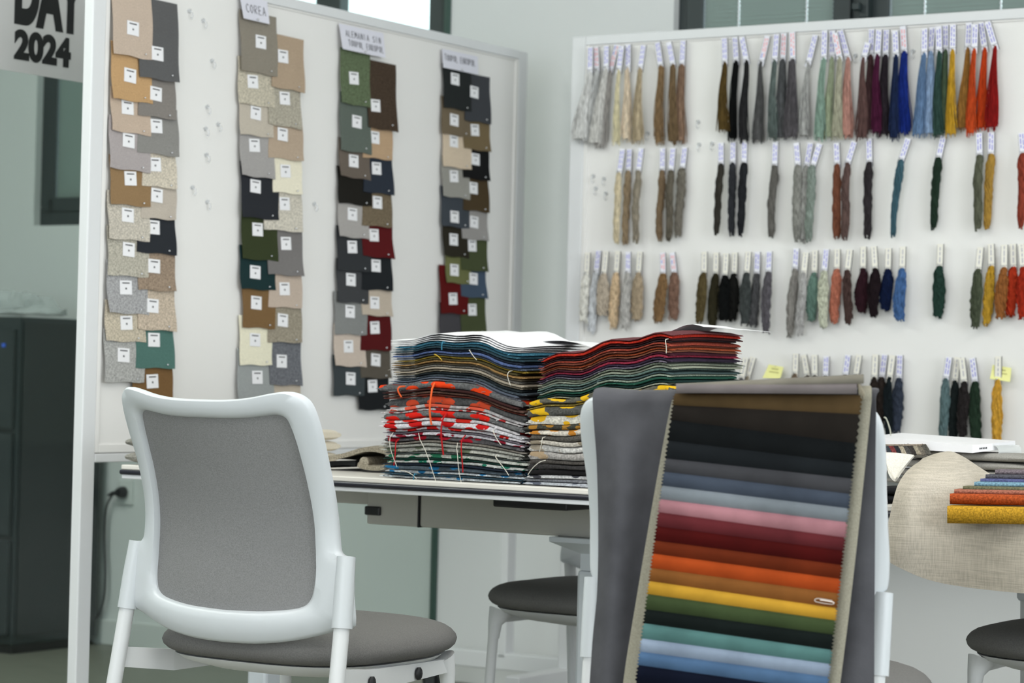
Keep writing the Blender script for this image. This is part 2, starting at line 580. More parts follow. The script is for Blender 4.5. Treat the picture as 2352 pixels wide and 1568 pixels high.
# ------------------------------------------------------------------ pinboards
ZT, ZB = 1.90, 0.735
def pinboard(name, label, length, far_foot):
    """local x along the board from its first post, local -y is its pinned side"""
    t = thing(name, label, 'pinboard', 0, 0)
    pw, pt = .045, .028
    for x in (0, length - pw):
        build('post', MB().box(x, x + pw, 0, pt, .12, ZT, .003), WHITE, t)
        f = build('foot', MB().box(x, x + pw, -.265, .265 + pt, .085, .135, .004), WHITE, t)
        for y in (-.24, .24 + pt):
            c = build('caster', MB().box(x + .008, x + .037, y - .018, y + .018, .062, .085, .002).box(x + .006, x + .010, y - .014, y + .020, .02, .064, .001).box(x + .035, x + .039, y - .014, y + .020, .02, .064, .001), mat('plain', (60, 62, 64), rough=.4), f)
            build('wheel', MB().tube([(x + .012, y + .004, .031), (x + .033, y + .004, .031)], .030, 18), BLACK, f)
    rail = .026
    build('panel', MB().box(pw, length - pw, .007, pt - .004, ZB, ZT), BOARD, t)
    build('top_rail', MB().box(pw, length - pw, -.001, pt, ZT - rail, ZT, .002), WHITE, t)
    build('bottom_rail', MB().box(pw, length - pw, -.001, pt, ZB - .012, ZB + .008, .002), WHITE, t)
    zi0, zi1 = ZB + .010, ZT - rail
    build('inner_trim', MB().box(pw, pw + .014, .001, .010, zi0, zi1, .002).box(length - pw - .014, length - pw, .001, .010, zi0, zi1, .002)
          .box(pw + .014, length - pw - .014, .001, .010, zi0, zi0 + .02, .002).box(pw + .014, length - pw - .014, .003, .010, zi1 - .006, zi1, .002), BOARD, t)
    return t
lb0 = on_a(193, 837, A_L)[0]
lb1 = on_a(1212, 160, A_L)[0]
left_board = pinboard('pinboard', 'white wheeled pinboard hung with columns of fabric swatches', lb1 - lb0, True)
left_board.location = room(A_L, lb0)
left_board.rotation_euler = (0, 0, -PHI + math.pi / 2)       # local x -> towards the wall, local -y -> +a
ra0 = on_b(1309, 300, B_R)[0]
right_board = pinboard('pinboard', 'white wheeled pinboard hung with rows of yarn skeins', 1.86, True)
place(right_board, ra0, B_R)

# ------------------------------------------------------------------ tables
TZ, TB0, TB1 = 0.73, 4.09, 4.89
def table(label, a0, a1, legs):
    t = thing('folding_table', label, 'table', a0, TB0)
    L_ = a1 - a0
    D = TB1 - TB0
    TOP = mat('paint', (226, 222, 214), rough=.35)
    build('table_top', MB().box(0, L_, 0, D, -.0105 + TZ, TZ, .002), [TOP], t)
    build('edge_band', MB().box(-.004, L_ + .004, -.004, D + .004, TZ - .0215, TZ - .0105, .005, seg=3), mat('plain', (34, 34, 44), rough=.35), t, True)
    build('lower_panel', MB().box(.001, L_ - .001, .001, D - .001, TZ - .031, TZ - .0215, .002), WHITE, t)
    G = mat('paint', (186, 184, 176), rough=.5)
    x1 = legs[0] - .03
    build('beam', MB().box(x1 + .14, L_ - .1, .33, .42, TZ - .120, TZ - .031, .006), G, t)
    b = build('hinge_block', MB().box(x1, x1 + .137, .325, .425, TZ - .120, TZ - .031, .004).box(.12, x1, .34, .41, TZ - .078, TZ - .031, .004), G, t)
    build('release_button', MB().box(x1 - .002, x1 + .040, .318, .327, TZ - .100, TZ - .080, .003), BLACK, b)
    build('seam', MB().box(x1 + .1365, x1 + .1405, .328, .423, TZ - .121, TZ - .031), BLACK, b)
    build('cable_box', MB().box(x1 + .47, x1 + .65, .12, .22, TZ - .052, TZ - .031, .004), mat('plain', (26, 26, 28), rough=.5), t)
    for x in legs[1:]:
        lg = build('leg', MB().box(x - .028, x + .028, .345, .405, .05, TZ - .19, .008), mat('paint', (206, 212, 216), rough=.4), t)
        build('leg_head', MB().loft([[(x - .07, .30, TZ - .120), (x + .07, .30, TZ - .120), (x + .07, .45, TZ - .120), (x - .07, .45, TZ - .120)],
                                     [(x - .07, .30, TZ - .13), (x + .07, .30, TZ - .13), (x + .07, .45, TZ - .13), (x - .07, .45, TZ - .13)],
                                     [(x - .022, .35, TZ - .155), (x + .022, .35, TZ - .155), (x + .022, .40, TZ - .155), (x - .022, .40, TZ - .155)],
                                     [(x - .022, .35, TZ - .19), (x + .022, .35, TZ - .19), (x + .022, .40, TZ - .19), (x - .022, .40, TZ - .19)]]), mat('paint', (206, 212, 216), rough=.4), lg)
        build('leg_foot', MB().box(x - .03, x + .03, .04, .70, .02, .05, .008), mat('paint', (206, 212, 216), rough=.4), lg)
        for y in (.07, .67):
            build('foot_pad', MB().tube([(x, y, 0), (x, y, .022)], .02, 12), BLACK, lg)
    return t
ta0 = on_b(278, 1075, TB0)[0]
tl = on_b(1362, 1400, TB0 + .37)[0] - ta0
tbk = on_b(845, 1190, TB0 + .33)[0] - ta0
TA1 = ta0 + 1.80
table('long white folding table with a black edge band, carrying the fabric piles', ta0, TA1, (tbk + .03, .12, tl))
table('white folding table under the draped linen cloth', TA1 + .02, TA1 + 1.82, (.3, .5, 1.5))

# ------------------------------------------------------------------ chairs
OUT = [(0, .893), (.06, .894), (.11, .899), (.155, .908), (.185, .911), (.206, .902), (.217, .882), (.220, .84), (.218, .78), (.218, .72), (.2195, .675), (.222, .645), (.226, .630), (.237, .624),
       (.252, .618), (.257, .56), (.262, .505), (.238, .500), (.205, .487), (.14, .470), (.07, .461), (0, .459)]
INN = [(0, .861), (.05, .861), (.09, .863), (.13, .868), (.152, .870), (.166, .865), (.172, .852), (.176, .82), (.178, .77), (.180, .72), (.182, .68), (.183, .65), (.184, .63), (.184, .61),
       (.184, .59), (.183, .565), (.178, .545), (.166, .533), (.14, .526), (.09, .520), (.045, .518), (0, .517)]
LEAN = [(.30, .05), (.40, .03), (.46, .012), (.52, .004), (.60, .012), (.66, .016), (.72, .006), (.80, -.026), (.86, -.054), (.92, -.082), (1.1, -.16)]
def lean_at(z):
    for (z0, y0), (z1, y1) in zip(LEAN, LEAN[1:]):
        if z <= z1:
            return y0 + (y1 - y0) * (z - z0) / (z1 - z0)
    return LEAN[-1][1]
def back_y(x, z):
    c_ = min(abs(x), .212) / .22
    return sum(lean_at(z + d) for d in (-.05, -.025, 0, .025, .05)) / 5 - .040 + .045 * c_ * c_
def full(c):
    k = 3
    v = [Vector((x, z, 0)) for x, z in c]
    h = [crom(v, i / (len(c) - 1) / k) for i in range((len(c) - 1) * k + 1)]
    return [(q.x, q.y) for q in h] + [(-q.x, q.y) for q in h[-2:0:-1]]
GREYPAD = mat('fabric', (138, 138, 138))
SEATM = mat('fabric', (112, 111, 109))
def chair(label, a, b, turn, group, bk=1.0):
    def bx(x):
        return x if x < .22 else .22 + (x - .22) * bk
    t = thing('visitor_chair', label, 'chair', a, b, 0, turn, group)
    fo, fi = full([(bx(x), z) for x, z in OUT]), full(INN)
    n = len(fo)
    prof = [(0, .013), (0, -.002), (.10, -.012), (.3, -.016), (.6, -.016), (.9, -.012), (1, -.003), (1, .008), (.85, .013)]
    rings = []
    for s_, d in prof:
        rings.append([(fi[k][0] + (fo[k][0] - fi[k][0]) * s_, back_y(fi[k][0] + (fo[k][0] - fi[k][0]) * s_, fi[k][1] + (fo[k][1] - fi[k][1]) * s_) + d, fi[k][1] + (fo[k][1] - fi[k][1]) * s_) for k in range(n)])
    build('back_frame', MB().loft(rings + [rings[0]], caps=False), PLASTIC, t, True)
    cz = .70
    pr = []
    SC = (.006, .05, .13, .22, .31, .40, .49, .58, .67, .76, .85, .93, 1.0, 1.02)
    for dy, seq in ((.002, SC), (.014, SC[::-1])):
        for s_ in seq:
            pr.append([(x * s_, back_y(x * s_, cz + (z - cz) * s_) + dy, cz + (z - cz) * s_) for x, z in fi])
    build('backrest_pad', MB().loft(pr), GREYPAD, t, True)
    for s_ in (-1, 1):
        build('leg', MB().tube([(s_ * bx(.242), .012, .61), (s_ * bx(.2485), -.005, .505), (s_ * bx(.2575), -.04, .3), (s_ * bx(.275), -.095, .012)], .0142, 14), WHITE, t, True)
        q = build('leg', MB().tube([(s_ * .195, .405, .395), (s_ * .196, .407, .345), (s_ * .205, .43, .012)], [.0122, .0115, .0112], 14), WHITE, t, True)
        build('leg_socket', MB().tube([(s_ * .188, .39, .412), (s_ * .1945, .402, .385), (s_ * .1955, .405, .352)], [.028, .0165, .0128], 14), WHITE, q, True)
        build('bracket', MB().tube([(s_ * bx(.2416), .012, .624), (s_ * bx(.2455), .003, .56), (s_ * bx(.2485), -.005, .500)], [.0165, .018, .0185], 14), PLASTIC, t, True)
        for f, (y, z) in enumerate(((-.096, 0), (.4305, 0))):
            x = s_ * (bx(.2755) if f == 0 else .2052)
            build('glide', MB().tube([(x, y, 0), (x, y, .014)], .016, 10), BLACK, t)
        build('side_rail', MB().loft([[(s_ * bx(.258), -.02, .430), (s_ * bx(.258), -.02, .393), (s_ * bx(.248), -.02, .393), (s_ * bx(.248), -.02, .430)],
                                      [(s_ * .235, .10, .418), (s_ * .235, .10, .378), (s_ * .222, .10, .378), (s_ * .222, .10, .418)],
                                      [(s_ * .205, .39, .410), (s_ * .205, .39, .385), (s_ * .192, .39, .385), (s_ * .192, .39, .410)]]), WHITE, t)
        for y, x in ((.10, .240), (.27, .222)):
            build('linking_button', MB().ball((s_ * x, y, .395), .006, .010, .013, 0, 10, 6), BLACK, t, True)
    def plan(k, grow=0.0, m=72):
        th = 2 * math.pi * k / m
        c_, s2 = math.cos(th), math.sin(th)
        rr_ = (abs(c_) ** 3.3 + abs(s2) ** 3.3) ** (-1 / 3.3)
        x = c_ * rr_ * (.246 + grow)
        y = s2 * rr_ * (.250 + grow) + .240
        if y > .235:
            x *= 1 - .10 * ((y - .235) / .238) ** 2
        return x, y
    def seat_z(y, z):
        f = max(0.0, (y - .30) / .17)
        return z - .004 * f * f + .008 * f
    rings = []
    for g_, z in ((-.21, .482), (-.15, .482), (-.10, .4815), (-.065, .479), (-.04, .4745), (-.022, .4685), (-.010, .461), (-.003, .453), (0, .445), (-.003, .436), (-.010, .429), (-.022, .4235), (-.05, .419)):
        rings.append([(x, y, seat_z(y, z)) for x, y in (plan(k, g_) for k in range(72))])
    build('seat', MB().loft(rings), SEATM, t, True)
    rings = []
    for g_, z in ((-.022, .4205), (-.035, .410), (-.085, .395), (-.15, .386)):
        rings.append([(x, y, seat_z(y, z)) for x, y in (plan(k, g_) for k in range(72))])
    build('seat_pan', MB().loft(rings), WHITE, t, True)
    return t
CH = 'white framed visitor chairs around the tables'
chair('white framed chair with a bare grey back pad, standing before the fabric piles', -2.82, 3.442, 0, CH)
CA, CB, CT = -1.785, 3.40, math.radians(14)
c2_ = chair('white framed chair draped with grey velvet and a striped sample set', CA, CB, CT, CH, -.45)
c2_.scale = (1.09, 1, 1.01)
chair('chair tucked under the far side of the table behind the fabric piles', -2.858, 5.06, math.pi, CH)
chair('chair with a grey seat below the hanging linen cloth', -1.655, 4.95, math.pi, CH)
# ------------------------------------------------------------------ fabric swatches on the first pinboard
# x0 x1 ytop ybottom tagx tagy r g b weave name ; two interleaved rows per column, from the top
COLS = [
 ('by the white post', [
  ('post-side', """246 338 -25 131 294 66 196 172 150 f light tan|245 340 100 233 288 174 198 150 92 f golden tan|245 336 205 306 284 247 194 168 144 f beige|241 334 270 391 286 323 168 158 157 f mauve grey|243 337 360 472 290 410 150 114 70 f caramel brown|238 334 440 551 284 494 192 183 166 t pale linen|238 331 520 634 286 573 176 170 152 t greige|235 330 600 720 279 660 160 160 161 t silver tweed|232 325 690 784 281 741 192 178 152 t oat tweed|230 321 755 877 274 815 166 166 162 t ash tweed"""),
  ('corner-side', """308 397 0 184 349 124 92 92 93 f charcoal grey|308 392 150 270 348 216 130 123 116 f warm grey|306 399 245 355 350 290 136 134 129 f stone grey|317 394 330 430 347 378 200 188 166 t speckled cream|316 396 400 503 351 449 187 174 157 f sand|304 393 475 582 344 522 38 42 48 f black|308 391 550 667 344 611 152 128 104 t brown tweed|305 391 640 758 341 702 192 172 147 t wheat tweed|302 388 725 845 344 780 70 116 106 f teal green|295 386 815 925 340 875 124 86 42 f dark caramel""")]),
 ('under the COREA sign', [
  ('post-side', """541 626 30 169 589 97 139 130 114 f taupe|538 622 135 243 571 188 190 180 156 t pale linen|540 620 215 313 578 260 191 179 160 f oat|541 621 285 407 575 334 162 158 155 f light grey|543 630 375 502 577 428 38 41 47 f black|545 628 470 597 582 527 48 58 28 f dark olive|542 624 565 665 576 625 20 48 50 f dark teal|547 621 635 753 579 695 128 92 48 f caramel brown|541 615 725 838 576 780 230 224 192 f cream|536 620 800 925 581 866 152 158 157 f cool grey"""),
  ('corner-side', """612 688 83 206 641 130 176 149 119 f tan|605 681 180 291 645 226 170 162 142 t sage linen|608 686 265 366 640 309 181 156 129 f camel|618 683 340 444 646 393 230 222 193 f ivory|597 683 415 530 644 468 199 191 173 t speckled linen|605 683 500 632 647 559 119 115 113 f mid grey|608 684 605 706 644 663 192 170 150 f blush beige|606 683 680 786 640 735 152 141 119 t tan tweed|608 681 760 884 637 829 106 109 116 t slate tweed|615 681 855 935 0 0 190 174 152 f sand""")]),
 ('under the ALEMANIA sign', [
  ('post-side', """772 840 115 242 803 180 91 109 73 t moss green|771 842 215 350 810 280 92 104 94 f grey green|769 841 320 409 803 370 106 93 81 f taupe brown|767 846 385 470 0 0 28 26 21 f near black|767 838 440 546 800 492 166 161 156 f light grey|765 842 520 622 800 567 46 49 52 f charcoal|764 836 595 695 797 642 63 65 68 f dark grey|760 834 670 768 795 715 131 133 131 f mid grey|758 831 745 841 791 795 202 182 164 f blush|757 828 815 908 796 869 58 67 71 f slate""") ,
  ('corner-side', """833 899 142 298 851 243 72 55 40 t dark brown|826 893 275 365 852 316 190 152 110 f apricot tan|825 892 340 444 856 387 38 46 59 f navy|823 891 420 520 858 465 116 99 73 t brown tweed|823 892 495 591 850 540 94 12 15 f dark red|822 891 570 666 855 610 28 32 36 f black|822 890 640 725 851 695 191 173 151 f sand|820 889 705 804 852 752 90 12 14 f wine red|820 887 785 868 854 826 89 81 69 f umber grey|814 884 845 941 847 886 25 28 31 f black""")]),
 ('beside the room corner', [
  ('post-side', """1009 1074 152 252 1037 182 34 38 38 f black|1006 1073 225 312 1034 276 116 99 73 f khaki brown|1008 1074 290 386 1034 325 213 189 157 f peach beige|1006 1070 360 454 1034 405 151 149 139 f pale grey|1005 1069 430 522 1034 498 62 70 79 f slate blue|1008 1067 500 590 1033 550 42 38 26 f black brown|1014 1074 570 651 1034 620 108 112 58 f lime olive|1001 1066 610 720 1030 686 99 8 8 f bright wine red|1001 1060 695 800 0 0 70 68 73 f dark grey"""),
  ('corner-side', """1058 1117 172 281 1081 212 62 65 71 f slate grey|1056 1116 255 345 1082 299 119 98 62 f mustard brown|1054 1114 318 412 1083 366 20 20 21 f jet black|1055 1113 390 485 1079 432 76 58 32 f dark brown|1052 1111 460 551 1080 510 151 147 143 f light grey|1050 1110 525 622 1076 564 68 78 42 f olive|1049 1107 600 683 1079 640 62 82 106 f denim blue|1049 1106 660 770 1076 711 68 78 42 f moss olive""")]),
]
PANEL_A = A_L - .007             # surface of the first board's panel
TAGDARK = mat('plain', (70, 70, 74), rough=.7)
def swatch(x0, x1, yt, yb, tx, ty, col, kind, label, group, seed):
    r = random.Random(seed)
    xm = (x0 + x1) / 2
    b0 = on_a(x0, yb, PANEL_A)[0]
    b1 = on_a(x1, yb, PANEL_A)[0]
    zt = on_a(xm, yt, PANEL_A)[1]
    zb = on_a(xm, yb, PANEL_A)[1]
    w_, h_ = b1 - b0, zt - zb
    tilt = r.uniform(-.012, .012)
    curl0, curl1 = (r.uniform(0, .007), 0) if 'post-side' in label else (0, r.uniform(0, .007))
    ph = r.uniform(0, 6)
    slope = .055
    def fn(u, v):                         # v from the top down
        y = (u - .5) * w_
        z = -v * h_
        x = .0078 + slope * v * h_ + (curl0 * (1 - u) ** 3 + curl1 * u ** 3) * v * v + .0005 * math.sin(u * 5 + ph) * v
        return (x, y + z * tilt + .002 * math.sin(v * 7 + ph) * (1 if u in (0, 1) else 0), z + y * tilt + .0015 * math.sin(u * 9 + ph) * v)
    o = build('fabric_swatch', MB().sheet(fn, 8, 8, .0016), mat('tweed' if kind == 't' else 'fabric', soft(col, .72, 1.03, 1.08)), None, True)
    place(o, PANEL_A, (b0 + b1) / 2, zt)
    tag(o, label, 'swatch', group)
    if tx:
        tb, tz = on_a(tx, ty, PANEL_A)
        ry, rz = tb - (b0 + b1) / 2, tz - zt
        vv = min(max(-rz / h_, 0), 1)
        base = fn(min(max(ry / w_ + .5, 0), 1), vv)
        rot = r.uniform(-.06, .06)
        def T(y, z, e):
            c_, s_ = math.cos(rot), math.sin(rot)
            y2, z2 = y * c_ - z * s_, y * s_ + z * c_
            return (base[0] + .0028 + e - slope * z2, ry + y2, rz + z2)
        m = MB()
        hw, hh = .0205, .0165
        def quad(y0, y1, z0, z1, e, mi, th=.0008):
            p = [T(y0, z0, e), T(y1, z0, e), T(y1, z1, e), T(y0, z1, e)]
            q = [T(y0, z0, e - th), T(y1, z0, e - th), T(y1, z1, e - th), T(y0, z1, e - th)]
            m.add(p + q, [(0, 1, 2, 3), (7, 6, 5, 4), (0, 4, 5, 1), (1, 5, 6, 2), (2, 6, 7, 3), (3, 7, 4, 0)], mi)
        quad(-hw, hw, -hh, hh, 0, 0)
        quad(-hw * .62, hw * .62, hh * .55, hh * .72, .0004, 1, .0003)
        quad(-hw * .12, hw * .12, -hh * .28, -hh * .02, .0004, 1, .0003)
        build('paper_tag', m, [PAPER, TAGDARK], o)
    pz = -.012 if yt > 60 else -.02
    pn = MB().ball((.0065 + .0022, w_ * .28, -h_ * .97), .0028, .0028, .0028, 0, 8, 5)
    pp = fn(.78, .93)
    pn = MB().tube([(pp[0] - .0005, pp[1], pp[2]), (pp[0] + .006, pp[1], pp[2] + .001)], .0009, 5).ball((pp[0] + .006, pp[1], pp[2] + .001), .0024, .0024, .0024, 0, 8, 5)
    build('pin', pn, PINM, o)
    return o
k = 0
for cname, rows in COLS:
    for side, data in rows:
        for i, line in enumerate(data.split('|')):
            q = line.split()
            nums = [int(v) for v in q[:9]]
            k += 1
            swatch(*nums[:6], tuple(nums[6:9]), q[9], '%s fabric swatch, %s down the %s row %s' % (' '.join(q[10:]), ordinal(i + 1), side, cname), 'fabric swatches pinned on the board', k)

# handwritten paper signs
GLYPH = {'A': ['0,0 .4,1 .8,0', '.15,.38 .65,.38'], 'C': ['.8,.85 .5,1 .15,.8 .05,.45 .2,.1 .5,0 .8,.15'], 'E': ['.75,1 .05,1 .05,0 .75,0', '.05,.52 .6,.52'],
         'I': ['.3,1 .3,0'], 'L': ['.05,1 .05,0 .7,0'], 'M': ['0,0 .08,1 .4,.35 .72,1 .82,0'], 'N': ['.05,0 .05,1 .7,0 .7,1'], 'O': ['.4,1 .08,.75 .05,.3 .4,0 .75,.28 .75,.75 .4,1'],
         'P': ['.05,0 .05,1 .6,.95 .7,.72 .55,.5 .05,.45'], 'R': ['.05,0 .05,1 .6,.95 .7,.72 .55,.5 .05,.48 .75,0'], 'S': ['.75,.88 .4,1 .1,.8 .3,.55 .65,.4 .7,.12 .35,0 .05,.12'],
         'T': ['0,1 .8,1', '.4,1 .4,0'], 'U': ['.05,1 .08,.25 .35,0 .65,.2 .7,1'], ' ': []}
def sign(quad_px, lines, label, lift):
    (xa, ya), (xb, yb_), (xc, yc), (xd, yd) = quad_px          # tl tr br bl
    P = [on_a(x, y, PANEL_A) for x, y in quad_px]
    b0 = (P[0][0] + P[3][0]) / 2
    b1 = (P[1][0] + P[2][0]) / 2
    zt, zb = (P[0][1] + P[1][1]) / 2, (P[2][1] + P[3][1]) / 2
    w_, h_ = b1 - b0, zt - zb
    def fn(u, v):
        return (.0095 + .02 * v * lift + .010 * lift * (1 - u) ** 2 * v, u * w_, -v * h_)
    o = build('paper_sign', MB().sheet(fn, 8, 6, .0006), mat('plain', (222, 222, 232), rough=.7), None, True)
    place(o, PANEL_A, b0, zt)
    tag(o, label, 'sign', 'handwritten signs above the swatch columns')
    m = MB()
    r = random.Random(len(label))
    for txt, u0, u1, v0, v1 in lines:
        n = len(txt)
        for i, ch in enumerate(txt):
            du = (u1 - u0) / n
            jit = r.uniform(-.03, .03)
            for st in GLYPH[ch]:
                pts = []
                for s_ in st.split():
                    gx, gy = (float(t) for t in s_.split(','))
                    u, v = u0 + du * (i + gx * .82), v1 - (v1 - v0) * (gy + jit)
                    p = Vector(fn(u, v))
                    pts.append(p + Vector((.0006, 0, 0)))
                m.tube(pts, .0009, 4)
    build('handwriting', m, INK, o)
    pp = fn(.5, .93)
    build('pin', MB().tube([(pp[0] - .0005, pp[1], pp[2]), (pp[0] + .006, pp[1], pp[2])], .0009, 5).ball((pp[0] + .006, pp[1], pp[2]), .0028, .0028, .0028, 0, 8, 5), PINM, o)
    return o
sign([(543, -14), (606, 6), (606, 56), (543, 44)], [('COREA', .16, .94, .32, .68)], 'paper sign with COREA handwritten in dark capitals', .5)
sign([(768, 52), (874, 78), (872, 134), (774, 114)], [('ALEMANIA SIN', .12, .94, .22, .46), ('TOUPOL EUROPOL', .16, .98, .58, .82)], 'paper sign with ALEMANIA SIN TOUPOL EUROPOL handwritten on two lines', .5)
sign([(1008, 112), (1090, 130), (1090, 172), (1008, 156)], [('TOUPOL EUROPOL', .06, .94, .25, .58)], 'paper sign with TOUPOL EUROPOL handwritten on one line', .2)

# spare clear hooks and pins left on both boards
HL = ['topmost clear hook between the first two swatch columns', 'clear hook just below the topmost one between swatch columns', 'clear hook level with the golden tan swatch',
      'clear hook level with the first beige swatch', 'lower one of two close clear hooks by the mauve grey swatch', 'clear hook standing toward the COREA column, beside another',
      'clear hook level with the caramel brown swatch', 'clear hook beside the sand swatch, closer to the post column', 'lowest clear hook between the first two swatch columns',
      'single clear hook between the COREA and ALEMANIA columns', 'clear hook hanging under the bronze skein', 'clear hook above the ash taupe skein', 'clear hook beside the black brown twisted skein tag',
      'upper hook of the four by the cream skein, at the frame', 'upper hook of the four, closer to the cream skein', 'lower hook of the four, at the frame', 'lower hook of the four, closer to the cream skein',
      'clear hook between the dusty pink and mauve brown skeins', 'clear hook between the royal blue and mid blue skeins', 'clear hook under the straw beige skein']
HOOK = mat('film', (225, 228, 230))
def hook(label, fa, fb, z, turn):
    m = MB().tube([(0, -.001, .008), (0, -.004, .006)], .006, 10)
    m.tube([(0, -.003, .006), (0, -.012, .002), (0, -.014, -.006), (.002, -.009, -.012), (.003, -.005, -.008)], [.0022, .002, .002, .0018, .0012], 6)
    o = build('clear_hook', m, HOOK, None, True)
    place(o, fa, fb, z, turn)
    tag(o, label, 'hook', 'spare clear hooks on the pinboards')
for x, y in ((433, 32), (465, 54), (485, 146), (474, 252), (470, 302), (499, 292), (472, 362), (440, 437), (474, 470), (720, 474)):
    hb, hz = on_a(x, y, PANEL_A)
    hook(HL.pop(0), PANEL_A, hb, hz, math.pi / 2)
PANEL_B = B_R + .007
for x, y in ((1605, 286), (1607, 338), (1637, 336), (1364, 410), (1389, 416), (1370, 438), (1393, 450), (1966, 134), (2098, 124), (1489, 312)):
    ha, hz = on_b(x, y, PANEL_B)
    hook(HL.pop(0), ha, PANEL_B, hz, 0)

